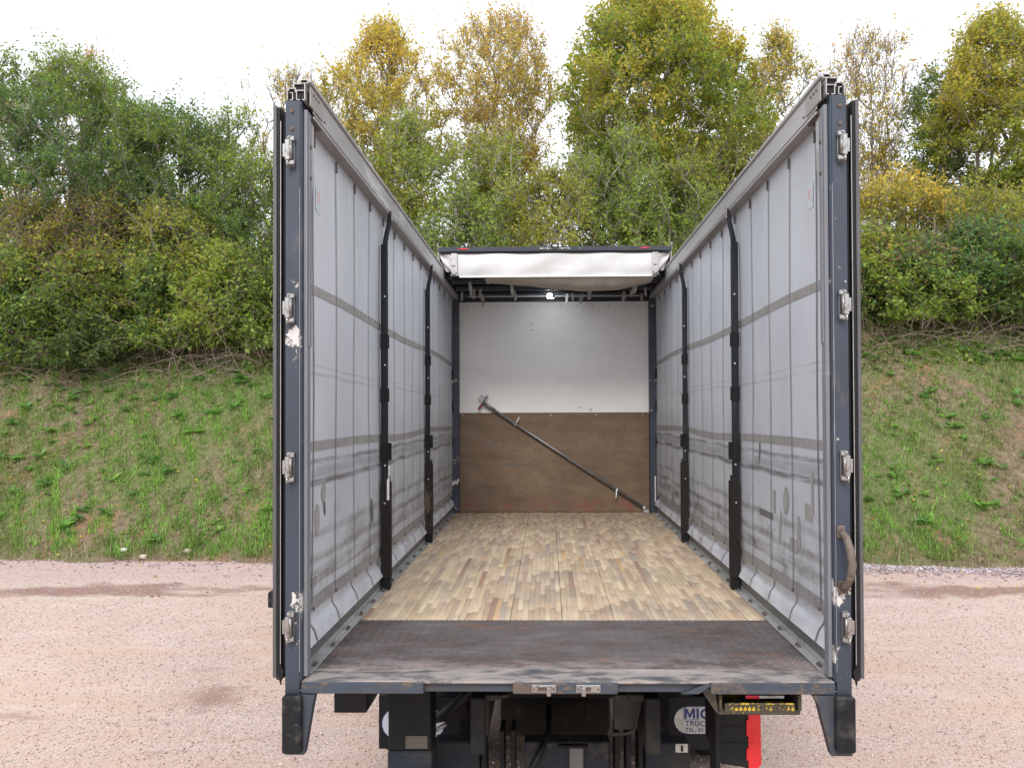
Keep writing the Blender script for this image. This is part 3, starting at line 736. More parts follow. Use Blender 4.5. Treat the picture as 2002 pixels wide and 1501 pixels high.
def endflap(s):
    def fn(u, v):
        x = s * (1.00 + .19 * u); z = 3.945 + (3.76 - 3.945) * v - .05 * u * 0
        return (x - s * .07 * v * u, YH + .01 + .03 * math.sin(u * 9 + v * 7) * (.5 + v), z - .0)
    return fn
for s in (-1, 1): mb = MB(); mb.grid(endflap(s), 14, 10); mb.build('flap_corner', M['roof_white'], rf)
mb = MB(); mb.box(-.98, 1.045, YH - .03, YH + .005, 3.690, 3.709, .002); mb.box(-.005, .0, YH - .038, YH - .03, 3.69, 3.735); mb.box(.045, .05, YH - .038, YH - .03, 3.69, 3.735)
mb.build('flap_bar', M['alu_cut'], rf)
for x in (-1.03, 1.03):
    mb = MB(); mb.box(x - .031, x + .031, YH - .055, YH - .034, 3.735, 3.935, .002); mb.box(x - .02, x + .012, YH - .0575, YH - .0555, 3.80, 3.812, 0, 1)
    br = mb.build('flap_bracket', [M['alu'], M['bolt']], T)
    mb = MB(); mb.box(x - .034, x + .034, YH - .07, YH - .03, 3.700, 3.726, .004); mb.cyl((x - .02, YH - .075, 3.72), 0, .012, .04, 10); mb.box(x - .012, x + .01, YH - .08, YH - .06, 3.725, 3.75, .003)
    mb.build('latch', M['steel'], br)
# roof cloth folded on its bows
mb = MB()
def top(u, v): return (-1.19 + 2.38 * u, YH + 1.45 * v, 3.985 - .03 * abs(math.sin(v * math.pi * 5)))
mb.grid(top, 8, 40); fr = mb.build('folded_roof', M['roof_white'], T)
for i in range(6):
    y = YH + .09 + i * .235
    mb = MB(); mb.box(-1.10, 1.10, y - .02, y + .02, 3.685 - .004 * i, 3.72, .003); mb.build('roof_bow', M['roof_under'] if i % 2 else M['black_metal'], fr)
    if i < 5:
        def fold(u, v, y=y, i=i):
            t = u * math.pi
            return (-1.12 + 2.24 * v, y + .03 + .175 * u, 3.72 + .16 * math.sin(t) + .012 * math.sin(v * 11 + i))
        mb = MB(); mb.grid(fold, 10, 24); mb.build('roof_fold', M['roof_under'], fr)
for s in (-1, 1):
    mb = MB(); mb.box(s * 1.125, s * 1.165, YH - .02, 6.42, 3.70, 3.78, .003); mb.build('roof_carriage', M['black_metal'], fr)
    mb = MB(); mb.grid(lambda u, v: (s * (1.185 + .01 * math.sin(u * 30)), YH + 1.44 * u, 3.79 + .20 * v), 30, 2); mb.build('roof_side_cloth', M['roof_white'], fr)
def sag(u, v):
    x = -.72 + 1.74 * u; f = math.sin(min(1, max(0, u)) ** 1.6 * math.pi)
    return (x, YH + .012 + .34 * v, 3.692 - (.012 + .085 * f) * min(1, v * 4) + .003 * math.sin(u * 30))
mb = MB(); mb.grid(sag, 40, 8); mb.build('sagging_cloth', M['beige_cloth'], fr)
cs = MB(); cs.prism([(-.014, 0), (.014, 0), (.014, -.10), (.004, -.128), (-.014, -.115)], 1, -.002, .002)
clip_me = cs.mesh('hanging_strap', M['clip'])
for x, ys_ in ((-.90, (5.25, 5.5, 5.75)), (-.83, (5.75, 6.1, 6.3)), (-.45, (5.3, 5.6, 5.85, 6.1)), (-.02, (5.3, 5.55, 5.8)), (.40, (5.6, 5.8, 6.0)), (.32, (6.05, 6.3)), (.86, (5.35, 5.6, 5.85)), (.80, (6.0, 6.2)), (.22, (6.1,)), (.16, (6.15,)), (1.02, (5.7, 6.2)), (-1.05, (6.0,))):
    for y in ys_:
        link('hanging_strap', clip_me, fr, (x + rs.uniform(-.01, .01), y, 3.69 - .004 * (y - 5)), (0, R(rs.uniform(-4, 4)), R(rs.uniform(-20, 20))), (1, 1, rs.uniform(.7, 1.0)))
mb = MB(); mb.box(-1.0, 1.0, 6.20, 6.225, 3.655, 3.672, .002); mb.build('cross_bar', M['clip'], fr)
# lit work lamp
mb = MB(); mb.box(-.075, .005, 5.955, 6.04, 3.655, 3.684, .004); lm = mb.build('work_lamp', M['black_metal'], T)
g = NT('lit_lamp_lens'); g.set((.9, .95, 1)); g.put(g.b.inputs['Emission Color'], (.85, .93, 1)); g.b.inputs['Emission Strength'].default_value = 28.
mb = MB(); mb.box(-.075, .005, 5.93, 6.03, 3.612, 3.6545, .006); mb.build('lamp_lens', g.m, lm)
ld = bpy.data.lights.new('work_lamp_light', 'SPOT'); ld.energy = .3; ld.color = (.85, .95, 1); ld.spot_size = R(150); ld.spot_blend = 1; ld.shadow_soft_size = .03
lo = bpy.data.objects.new('work_lamp_light', ld); COL.objects.link(lo); lo.location = (-.035, 5.99, 3.595); lo.rotation_euler = (R(20), 0, 0)

# underbody
mb = MB()
for x in (-.42, .42): mb.box(x - .035, x + .035, .35, 6.4, .66, .93, .006)
ch = mb.build('chassis_rail', M['dirty_dark'], T)
mb = MB()
for y in (.5, 1.5, 2.6, 3.7, 4.8, 5.9): mb.box(-1.14, 1.14, y - .04, y + .04, .935, 1.075, .004)
mb.build('cross_bearer', M['dirty_dark'], T)
mb = MB(); mb.box(-1.18, 1.18, .20, 6.4, 1.076, 1.0845); mb.build('floor_underside', M['black_metal'], T)
for x, s in ((-.375, 1), (.372, -1)):
    mb = MB()
    if s > 0: mb.box(x - .012, x, .40, .52, .735, .92, .002); mb.box(x - .02, x + .05, .39, .53, .905, .93, .003); mb.prism([(x, .91), (x + .10, .925), (x + .10, .91), (x + .02, .90)], 1, .42, .5)
    else:
        mb.tube([(x, .45, .92), (x - .005, .45, .86), (x - .03, .45, .75), (x - .06, .45, .728), (x - .14, .45, .722)], .008, 6)
        mb.box(x - .13, x - .01, .46, .52, .74, .91, .004); mb.box(x - .06, x + .01, .40, .5, .895, .93, .003)
    mb.build('hanger_bracket', worn('grimy_bracket', (.04, .036, .03), (.10, .09, .075), .2, .8, 14), T)
mb = MB(); mb.box(-.384, .384, 1.05, 1.25, .70, .934, .006); mb.build('rear_crossmember', M['dirty_dark'], T)
mb = MB(); mb.tube([(-.37, 1.5, .47), (-.35, 1.5, .47), (.27, 1.5, .47), (.29, 1.5, .47)], [.10, .14, .14, .10], 20); mb.build('shade_cylinder', worn('dark_cylinder_brown', (.016, .013, .009), (.032, .025, .018), .5, .85, 40, 0, (.02, .016, .011), .6), T)  # dark cylinder added to cover lit gravel and deepen the underbody shade
for s in (-1, 1):  # unseen guards and boxes, added to keep side light from under the floor
    for z in (.42, .66):
        mb = MB(); mb.box(s * 1.205, s * 1.235, 2.9, 5.2, z, z + .17, .006); mb.build('side_light_guard', M['galv'], T)
    mb = MB(); mb.box(s * .55, s * 1.18, 3.1, 5.0, .22, .92, .03); mb.build('side_light_block', M['dirty_dark'], T)
# unseen cab in front of the body, added to block light beneath
mb = MB(); mb.prism([(6.62, .55), (8.62, .55), (8.70, .75), (8.68, 1.55), (8.50, 2.65), (8.30, 2.85), (6.62, 2.85)], 0, -1.20, 1.20)
cab = mb.build('cab', M['navy_front'], T)
mb = MB(); mb.prism([(8.6825, 1.57), (8.688, 1.57), (8.512, 2.60), (8.506, 2.60)], 0, -1.08, 1.08); mb.build('windscreen', M['plastic'], cab)
mb = MB(); mb.box(-1.18, 1.18, 8.45, 8.74, .32, .62, .03); mb.build('front_bumper', M['plastic'], cab)
# underrun beam in three lengths with lugs
for x0, x1 in ((-.70, -.45), (-.21, .25), (.435, .68)):
    mb = MB(); mb.box(x0, x1, .86, .98, .345, .525, .008); ub = mb.build('underrun_beam', worn('muddy_beam_paint', (.026, .030, .037), (.055, .048, .04), .6, .75, 7, 0, (.05, .042, .033), .7), T)
for x in (-.425, -.33, -.27, .285, .345, .41):
    mb = MB(); mb.box(x - .012, x + .012, .82, 1.0, .33, .60 + .14 * (abs(x) > .4), .004); mb.build('beam_lug', M['dirty_dark'], T)
mb = MB(); mb.box(.03, .105, .835, .859, .345, .505, .004); mb.build('beam_strap', worn('grey_beam_strap', (.13, .13, .125), (.09, .085, .075), .4, .6, 12), T)
mb = MB(); mb.box(-.03, .13, .83, .858, .505, .52, .003); mb.build('beam_clamp', M['dirty_dark'], T)
mb = MB(); mb.box(.60, .665, .857, .8598, .475, .52); lb = mb.build('beam_label', M['white_label'], T)
mb = MB(); mb.box(.628, .640, .8555, .8568, .48, .512); mb.build('label_mark', M['plastic'], lb)
mb = MB(); mb.tube([(-.19, .80, .30), (-.165, .80, .42), (-.12, .82, .50), (-.08, .95, .55), (-.08, 1.15, .62)], .018, 8); mb.build('cable_hose', M['hose'], T)
mb = MB(); mb.tube([(-.72, .95, .62), (-.66, .90, .65), (-.58, .88, .72), (-.46, .9, .82), (-.3, 1.0, .92)], [.03, .032, .032, .030, .028], 10); mb.build('air_hose', M['hose'], T)
mb = MB(); mb.tube([(-.76, .95, .58), (-.70, .92, .565), (-.64, .92, .60)], .012, 8); mb.cyl((-.745, .86, .60), 1, .022, .05, 12); mb.build('hose_fitting', M['galv'], T)
mb = MB(); mb.box(-1.125, -.965, .40, .62, .84, 1.06, .004); mb.prism([(-1.01, .86), (-.955, .86), (-.905, 1.0), (-.86, 1.06), (-1.0, 1.06)], 1, .43, .6); mb.build('control_box', M['plastic'], T)
mb = MB(); mb.box(-.888, -.672, .55, .75, .60, 1.06, .006); lc = mb.build('lift_column', M['black_metal'], T)
mb = MB(); mb.box(-.891, -.669, .545, .755, .18, .598, .008); mb.build('column_foot', worn('navy_column_paint', (.02, .027, .04), (.06, .055, .05), .3, .5, 8), lc)
mb = MB(); mb.box(-.80, -.69, .5465, .5495, .612, .675); mb.build('column_label', worn('grimy_label', (.10, .085, .075), (.5, .5, .48), .12, .5, 20), lc)
# mudflaps with printed plates
def rounded(x0, x1, z0, z1, left=True, right=True, n=10):
    r = (z1 - z0) / 2; zc = (z0 + z1) / 2; P = []
    if right: P += [(x1 - r + r * math.cos(a), zc + r * math.sin(a)) for a in np.linspace(-math.pi / 2, math.pi / 2, n)]
    else: P += [(x1, z0), (x1, z1)]
    if left: P += [(x0 + r + r * math.cos(a), zc + r * math.sin(a)) for a in np.linspace(math.pi / 2, 3 * math.pi / 2, n)]
    else: P += [(x0, z1), (x0, z0)]
    return P
def text(body, size, loc, mat, parent, bold=0.):
    cu = bpy.data.curves.new('lettering', 'FONT'); cu.body = body; cu.size = size; cu.extrude = .0006; cu.offset = bold; cu.space_character = 1.12 if size > .08 else 1.04
    o = bpy.data.objects.new('lettering', cu); COL.objects.link(o)
    me = bpy.data.meshes.new_from_object(o.evaluated_get(bpy.context.evaluated_depsgraph_get()))
    bpy.data.objects.remove(o); me.name = 'lettering'; me.materials.clear(); me.materials.append(mat)
    return link('lettering', me, parent, loc, (math.pi / 2, 0, 0))
for s in (-1, 1):
    x0, x1 = (-1.085, -.60) if s < 0 else (.628, 1.09)
    mb = MB(); mb.box(x0, x1, 1.30, 1.312, .315, .625, .003); fl = mb.build('mudflap', M['flap_black'], T)
    if s < 0: mb = MB(); mb.prism(rounded(-1.070, -.690, .370, .560), 1, 1.2975, 1.2995); mb.build('flap_print_edge', M['blue_print'], fl); mb = MB(); mb.prism(rounded(-1.064, -.696, .376, .554), 1, 1.2955, 1.2974); mb.build('flap_print', M['white_print'], fl)
    else:
        mb = MB(); mb.prism(rounded(.655, 1.05, .408, .572), 1, 1.2975, 1.2995); mb.build('flap_print_edge', M['blue_print'], fl)
        mb = MB(); mb.prism(rounded(.658, 1.047, .412, .568), 1, 1.2955, 1.2974); mb.build('flap_print', M['white_label'], fl)
        MP = [(0, 0), (0, 1), (.27, 1), (.5, .42), (.73, 1), (1, 1), (1, 0), (.79, 0), (.79, .64), (.57, .10), (.43, .10), (.21, .64), (.21, 0)]
        mb = MB(); mb.prism([(.718 + .062 * a, .500 + .058 * b) for a, b in MP], 1, 1.2940, 1.2952); mb.build('letter', M['blue_print'], fl)
        mb = MB(); mb.box(.788, .802, 1.2940, 1.2952, .500, .558); mb.build('letter', M['blue_print'], fl)
        text('C', .080, (.809, 1.2945, .5005), M['blue_print'], fl, .003)
        mb = MB(); mb.box(.7125, .7145, 1.2940, 1.2952, .4945, .5635); mb.box(.7146, .806, 1.2940, 1.2952, .4945, .4962); mb.box(.7146, .733, 1.2940, 1.2952, .5618, .5635); mb.box(.764, .806, 1.2940, 1.2952, .5618, .5635); mb.build('letter_outline', M['blue_print'], fl)
        text('TRUCK', .043, (.722, 1.2945, .457), M['blue_print'], fl, .0004)
        text('TEL: 01', .034, (.722, 1.2945, .423), M['blue_print'], fl, .0004)
# axle and wheels behind the flaps
mb = MB(); mb.tube([(-.9, 2.1, .50), (.9, 2.1, .50)], .075, 12); mb.tube([(0, 1.98, .50), (0, 2.22, .50)], .19, 14); mb.build('rear_axle', M['dirty_dark'], T)
for x, yw in ((-1.02, 2.1), (-.70, 2.1), (.70, 2.1), (1.02, 2.1), (-1.0, 7.45), (1.0, 7.45)):
    mb = MB(); prof = [(-.12, .27), (-.135, .36), (-.13, .46), (-.10, .498), (.10, .498), (.13, .46), (.135, .36), (.12, .27)]
    mb.grid(lambda u, v: ((x + np.interp(v * 7, range(8), [q[0] for q in prof])), yw + np.interp(v * 7, range(8), [q[1] for q in prof]) * math.cos(u * 2 * math.pi), .5 + np.interp(v * 7, range(8), [q[1] for q in prof]) * math.sin(u * 2 * math.pi)), 32, 7)
    wh = mb.build('wheel', M['rubber'], T)
    mb = MB(); mb.cyl((x - .10, yw, .5), 0, .272, .2, 24); mb.build('rim', M['dirty_dark'], wh)
# red lidded box
mb = MB(); mb.prism([(.745, .875), (.905, .875), (.905, .535), (.880, .545), (.775, .56), (.745, .60)], 1, .50, .78)
for z in (.66, .74): mb.box(.755, .900, .4965, .5, z, z + .006)
tb = mb.build('tool_box', M['plastic'], T)
mb = MB(); mb.prism([(.9055, .89), (.965, .89), (.968, .56), (.938, .53), (.9055, .528)], 1, .495, .79); mb.box(.895, .912, .49, .50, .70, .78, .002); mb.box(.895, .912, .49, .50, .58, .64, .002)
for z in (.66, .68, .70, .72): mb.box(.912, .935, .4915, .4955, z, z + .008)
mb.build('box_lid', M['red_plastic'], tb)
mb = MB(); mb.prism([(.60, 1.065), (.66, 1.065), (.75, .97), (.75, .88), (.735, .88), (.70, .95)], 1, .30, .48); mb.box(.725, .748, .40, .55, .52, .95, .004); mb.build('box_bracket', M['black_metal'], T)
# yellow step under the sill
mb = MB(); mb.box(.675, 1.035, .06, .30, .955, .975, .003); mb.box(.675, .688, .05, .30, .975, 1.045, .002); mb.box(1.022, 1.038, .05, .30, .975, 1.045, .002); mb.box(.70, 1.01, .05, .062, .962, 1.008, .002)
mb.prism([(.60, 1.06), (.66, 1.06), (.674, .96), (.66, .97)], 1, .06, .2)
st = mb.build('folding_step', worn('grimy_step_paint', (.05, .042, .026), (.42, .30, .02), .6, .6, 24, 0, (.06, .048, .035), .6), T)
mb = MB(); mb.box(.715, 1.0, .045, .0495, 1.004, 1.012, .001)
for i in range(15): mb.prism([(.722 + i * .019, .982), (.7315 + i * .019, .976), (.739 + i * .019, .984), (.7315 + i * .019, .998)], 1, .045, .0495)
mb.build('step_tread', M['yellow'], st)
mb = MB(); mb.box(.80, .86, .085, .089, 1.018, 1.032); mb.build('red_reflector', M['red_lens'], st)
mb = MB(); mb.box(.8605, .97, .085, .089, 1.020, 1.031); mb.build('white_reflector', M['white_label'], st)

# ------------------------------------------------------------------ load bar
LB = empty('load_bar', (1.06, 6.36, ZF), 'long grey steel load bar with a red grip leaning diagonally across the brown board', 'load bar')
o_ = Vector((1.06, 6.36, ZF))
P0 = Vector((1.07, 6.375, 1.165)) - o_; P1 = Vector((-.838, 6.375, 2.415)) - o_
mb = MB(); mb.tube([P0, P1], .016, 12); Pm = P0.lerp(P1, .93); mb.tube([Pm, P1], .021, 12); mb.build('bar_tube', worn('grey_bar_steel', (.20, .20, .20), (.34, .33, .32), .4, .4, 14, .5), LB)
d_ = (P1 - P0).normalized(); n_ = Vector((-d_.z, 0, d_.x)); n_ = -n_ if n_.z < 0 else n_
mb = MB(); a = P1 + d_ * .01; mb.tube([a - n_ * .03, a + n_ * .095], .013, 8); mb.tube([a + n_ * .06 + d_ * .01, a + n_ * .06 + d_ * .06, a + n_ * .01 + d_ * .07, a + d_ * .02], .006, 6); mb.build('ratchet_head', worn('worn_head_steel', (.26, .255, .25), (.4, .4, .4), .3, .4, 20, .5), LB)
mb = MB(); mb.tube([a - n_ * .03, a - n_ * .095], .013, 8); mb.build('red_grip', plain('dull_red_grip', (.27, .02, .03), .5), LB)
for q, k in ((.80, 1), (.175, -1)):
    p = P0.lerp(P1, q); mb = MB()
    mb.tube([p - d_ * .008 + Vector((0, -.002, 0)), p + d_ * .008 + Vector((0, -.002, 0))], .021, 10)
    e = (Vector((.045, 0, .09)) if k > 0 else Vector((-.012, 0, -.11)))
    b0 = p + Vector((0, -.02, 0)); mb.tube([b0, b0 + e * .6 + Vector((0, -.012, 0)), b0 + e + Vector((0, -.01, 0))], [.009, .009, .005], 4)
    mb.build('cable_tie', M['tape'], LB)
mb = MB(); mb.tube([P0 + d_ * .03, P0 - d_ * .015], .024, 10); mb.box(P0.x - .02, P0.x + .045, -.012, .04, .0, .03, .004); mb.build('bar_foot', M['galv'], LB)

# ------------------------------------------------------------------ vegetation generators
def tubes_np(A, B, ra, rb, n=4):
    """separate tapered prisms from A to B"""
    d = B - A; ln = np.linalg.norm(d, axis=1, keepdims=True) + 1e-9; d = d / ln
    ref = np.where(np.abs(d[:, 2:3]) < .9, np.array([[0, 0, 1.]]), np.array([[1., 0, 0]]))
    u = np.cross(d, ref); u /= np.linalg.norm(u, axis=1, keepdims=True); v = np.cross(d, u)
    an = np.arange(n) * 2 * np.pi / n
    ring = u[:, None] * np.cos(an)[None, :, None] + v[:, None] * np.sin(an)[None, :, None]
    ext = d * np.minimum(ra, .02)[:, None] * .5
    V = np.concatenate([(A - ext)[:, None] + ring * ra[:, None, None], (B + ext)[:, None] + ring * rb[:, None, None]], 1)
    base = np.arange(len(A))[:, None, None] * 2 * n
    k = np.arange(n); f = np.stack([k, (k + 1) % n, n + (k + 1) % n, n + k], -1)[None]
    return V.reshape(-1, 3), (base + f).reshape(-1, 4)
def leaf_quads(rg, P, size, up=.35, ratio=.5, fold=.25):
    N = len(P)
    nrm = rg.normal(size=(N, 3)); nrm[:, 2] = np.abs(nrm[:, 2]) + up; nrm /= np.linalg.norm(nrm, axis=1, keepdims=True)
    t = rg.normal(size=(N, 3)); t[:, 2] -= .3; t -= nrm * (t * nrm).sum(1, keepdims=True); t /= np.linalg.norm(t, axis=1, keepdims=True)
    b = np.cross(nrm, t); s = size[:, None]
    mid = P + t * s * .45
    lift = nrm * s * fold * rg.uniform(.2, 1, (N, 1))
    return np.stack([P, mid + b * s * ratio * .5 + lift, P + t * s, mid - b * s * ratio * .5 + lift], 1)
def pick_cols(rg, pal, N, clump=None):
    """pal: list of (rgb, weight); leaves of one clump lean to one tint"""
    c = np.array([p[0] for p in pal]); wt = np.array([p[1] for p in pal], float); wt /= wt.sum(); cum = np.cumsum(wt)
    r = rg.random(N)
    if clump is not None: r = np.clip(.62 * clump + .38 * r + rg.normal(0, .06, N), 0, .999)
    i = np.searchsorted(cum, r).clip(0, len(pal) - 1)
    return c[i] * rg.uniform(.72, 1.22, (N, 1))

def plant(name, seed, base, H, R_, label, cat, pal, n=300, twigs=5, leaves=16, lsize=.085, t0=.25, shape='round', stems=1, spread=.1, twig_len=.50,
          bark='bark', group=None, trunk_r=.09, bare=0., up=.8, gap=.3, lumps=1., parts=('trunk', 'crown'), lean=(0, 0)):
    rg = np.random.default_rng(seed); base = np.array(base, float)
    def prof(t):
        k = (t - t0) / (1 - t0)
        if shape == 'round': return np.sqrt(np.clip(1 - ((k - .42) / .62) ** 2, 0, 1))
        if shape == 'vase': return np.clip(.30 + .75 * k, 0, 1) * np.sqrt(np.clip(1 - np.clip((k - .6) / .42, 0, 1) ** 2, 0, 1))
        if shape == 'oval': return np.clip(np.sin(np.clip(k, 0, 1) ** .8 * np.pi) ** .6, 0, 1)
        if shape == 'mound': return np.sqrt(np.clip(1 - np.clip(k, 0, 1) ** 2.2, 0, 1))
        return np.ones_like(t)
    P = []
    ph = rg.uniform(0, 6.28, 8)
    while len(P) < n:
        m = n * 2
        t = t0 + (1 - t0) * rg.random(m); a = rg.uniform(0, 2 * np.pi, m)
        lump = 1 + .28 * lumps * (np.sin(2 * a + ph[0] + 4 * t) * .6 + np.sin(3 * a + ph[1] - 7 * t) * .5 + np.sin(5 * a + 9 * t + ph[2]) * .35)
        r = R_ * prof(t) * lump * rg.random(m) ** .42
        q = np.stack([np.cos(a) * r + lean[0] * t * H, np.sin(a) * r + lean[1] * t * H, t * H], 1)
        hole = np.sin(q[:, 0] * 2.3 + ph[3]) * np.sin(q[:, 1] * 2.1 + ph[4]) * np.sin(q[:, 2] * 1.9 + ph[5]) + .4 * np.sin(q[:, 0] * 5 + ph[6]) * np.sin(q[:, 2] * 4.6 + ph[7])
        P += list(q[hole > -gap])
    P = np.array(P[:n])
    P = P[np.argsort(P[:, 2] * .6 + np.hypot(P[:, 0], P[:, 1]) * .8)]
    nodes = []; par = []
    for s in range(stems):
        a = rg.uniform(0, 6.28); off = np.array([np.cos(a), np.sin(a), 0]) * (spread * rg.uniform(.3, 1) if stems > 1 else 0)
        hh = H * (max(t0, .12) + (.55 if shape != 'mound' else .2) * (1 - t0)) * rg.uniform(.8, 1.05)
        k = 7
        for i in range(k):
            f = i / (k - 1)
            wob = rg.normal(0, .04 * (R_ ** .5), 2) * (f > 0)
            p = off * (1 + 2.2 * f) + np.array([wob[0] + lean[0] * f * hh, wob[1] + lean[1] * f * hh, f * hh - (.25 if i == 0 else 0)])
            par.append(len(nodes) - 1 if i else -1); nodes.append(p)
    nst = len(nodes)
    arr = np.zeros((nst + n, 3)); arr[:nst] = nodes
    for j, p in enumerate(P):
        m = nst + j
        d = p - arr[:m]; L_ = np.linalg.norm(d, axis=1) + 1e-6
        cost = L_ * (1 + up * np.clip(.75 - d[:, 2] / L_, 0, 2))
        cost[arr[:m, 2] < H * t0 * .6] *= 2.0
        par.append(int(np.argmin(cost))); arr[m] = p
    par = np.array(par); cnt = np.ones(len(arr))
    order = list(range(len(arr) - 1, -1, -1))
    for i in order:
        if par[i] >= 0: cnt[par[i]] += cnt[i]
    rad = np.maximum(.0065, trunk_r * (cnt / cnt.max()) ** .48)
    e = np.where(par >= 0)[0]
    A, B = arr[par[e]], arr[e]; ra, rb = np.minimum(rad[par[e]], rad[e] * 1.35), rad[e]
    # bend every branch once
    mid = (A + B) / 2 + rg.normal(0, 1, A.shape) * np.linalg.norm(B - A, axis=1, keepdims=True) * .035
    A2 = np.concatenate([A, mid]); B2 = np.concatenate([mid, B]); rm = (ra + rb) / 2
    r1 = np.concatenate([ra, rm]); r2 = np.concatenate([rm, rb])
    # twigs
    src = np.repeat(np.arange(nst, len(arr)), twigs)
    dirp = arr[src] - arr[par[src]]; dirp /= np.linalg.norm(dirp, axis=1, keepdims=True)
    ax = np.array([lean[0], lean[1], 0]) * H * .5
    out = arr[src] - np.array([0, 0, H * .35]) - ax; out /= np.linalg.norm(out, axis=1, keepdims=True) + 1e-9
    dt = dirp * .5 + out * .4 + rg.normal(0, .55, (len(src), 3)) + np.array([0, 0, .25 * up]); dt /= np.linalg.norm(dt, axis=1, keepdims=True)
    hi = np.clip((arr[src][:, 2] / H - .55) / .45, 0, 1) * rg.random(len(src)) ** 2; tl = twig_len * rg.uniform(.45, 1.25, len(src)) * (1 + .9 * hi); dt[:, 2] += .8 * hi; dt /= np.linalg.norm(dt, axis=1, keepdims=True)
    TA = arr[src]; TB = TA + dt * tl[:, None]
    V1, F1 = tubes_np(A2, B2, r1, r2, 5); V2, F2 = tubes_np(TA, TB, np.full(len(TA), .0065), np.full(len(TA), .0025), 3)
    root = empty(name, base, label, cat, group)
    Vw = np.concatenate([V1, V2]); Fw = np.concatenate([F1, F2 + len(V1)])
    link(parts[0], np_indexed(parts[0], Vw, Fw, M[bark], smooth=True), root)
    # leaves along the twigs
    keep = rg.random(len(src)) > bare
    if bare > 0: keep &= rg.random(len(src)) > bare * np.clip((TB[:, 2] / H - .5) * 1.6, 0, .9)
    kk = np.where(keep)[0]; idx = np.repeat(kk, (rg.integers(max(1, int(leaves * .25)), int(leaves * 1.7) + 1, len(kk)) * (1 - .4 * hi[kk])).astype(int))
    if len(idx):
        f = rg.random(len(idx)) ** .8
        Q = TA[idx] + (TB - TA)[idx] * f[:, None] + rg.normal(0, .03 + lsize * .28, (len(idx), 3))
        Q = Q[Q[:, 2] > .03 - 0 * H]; idx = idx[:len(Q)]
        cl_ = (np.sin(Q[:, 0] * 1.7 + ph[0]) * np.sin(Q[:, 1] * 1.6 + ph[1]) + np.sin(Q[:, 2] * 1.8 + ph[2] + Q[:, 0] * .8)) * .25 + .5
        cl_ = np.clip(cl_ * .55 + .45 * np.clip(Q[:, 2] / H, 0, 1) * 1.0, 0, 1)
        sz = lsize * rg.uniform(.55, 1.25, len(Q)) * np.where(rg.random(len(Q)) < .12, 1.4, 1)
        link(parts[1], np_mesh(parts[1], leaf_quads(rg, Q, sz), 4, M['leaf'], pick_cols(rg, pal, len(Q), cl_)), root)
    return root

G_D, G_M, G_L, G_B = (.095, .150, .050), (.195, .285, .062), (.33, .43, .095), (.125, .225, .095)
G_Y, YEL, ORG, BRN, RED = (.42, .40, .075), (.70, .54, .12), (.62, .39, .12), (.28, .19, .12), (.38, .10, .07)
def bz(x, y): return float(bank_z(np.array(float(x)), np.array(float(y))))
def at(x, y): return (x, y, bz(x, y) - .03)
def X(u, y):   # picture column to metres across at distance y along the bank
    t = (y - 16) / 3.; return -1.119 - .158 * t + (u - 980) * (.01192 + .00182 * t)
def Zp(v, y):
    t = (y - 16) / 3.; return 11.90 + 1.46 * t - v * (.01193 + .00181 * t)
def tree(u, v, y, R_, seed, label, pal, **k):
    x = X(u, y); H = Zp(v, y) - bz(x, y)
    return plant(k.pop('name', 'tree'), seed, at(x, y), H, R_, label, k.pop('cat', 'tree'), pal, **k)
GT = 'trees along the top of the bank'
green_tree = [(G_D, 3), (G_B, 4), (G_M, 4), (G_L, 2), (BRN, .5)]
tree(120, 140, 16.6, 2.5, 11, 'broad dense dark green tree at the far left end of the bank', green_tree, n=620, twigs=7, leaves=17, lsize=.08, t0=.2, group=GT, trunk_r=.13, gap=1.3, lumps=1.6)
tree(325, 235, 16.2, 1.9, 12, 'lower dense green tree beside the broad dark green one', green_tree, n=460, twigs=7, leaves=17, lsize=.08, t0=.15, group=GT, trunk_r=.11, gap=1.2, lean=(.05, 0), lumps=1.5)
tree(165, 100, 19.5, .9, 13, 'slim rusty brown treetop rising behind the broad dark green tree', [(G_M, 2), (BRN, 3), (ORG, 3), (YEL, 2)], n=130, twigs=4, leaves=9, shape='oval', t0=.4, group=GT, bare=.2)
tree(-10, 190, 18.6, 1.3, 14, 'golden orange tree cut by the left edge of the photo', [(G_M, 2), (YEL, 3), (ORG, 4)], n=160, twigs=4, leaves=12, t0=.35, group=GT)
tree(455, 225, 17.2, 1.0, 15, 'small airy green tree with open branches between the dense tree and truck', [(G_D, 2), (G_M, 4), (G_L, 3), (BRN, 1)], n=110, twigs=4, leaves=9, t0=.3, shape='vase', group=GT, lsize=.09)
tree(575, 150, 18.8, 1.5, 16, 'nearly bare twiggy tree behind the left top corner of the truck', [(G_L, 2), (YEL, 4), (ORG, 2)], n=300, twigs=5, leaves=9, t0=.2, shape='vase', stems=6, spread=.3, group=GT, bare=.5, up=2.3, trunk_r=.035)
tree(750, 65, 18.2, 1.85, 17, 'upright yellow autumn tree with a sparse leafy top', [(G_M, 1.5), (G_L, 1), (G_Y, 3), (YEL, 5), (ORG, 1.2)], n=500, twigs=6, leaves=12, t0=.25, shape='oval', stems=2, spread=.15, group=GT, up=1.6, lsize=.09, bare=.03, gap=.5)
tree(980, 55, 18.4, 1.85, 18, 'vase shaped orange brown tree with many upright stems', [(G_M, 1.2), (G_Y, 2.4), (YEL, 3.2), (ORG, 3.2)], n=640, twigs=5, leaves=11, t0=.18, shape='vase', stems=7, spread=.3, group=GT, up=2.2, lsize=.08, bare=.05, trunk_r=.045, gap=.7)
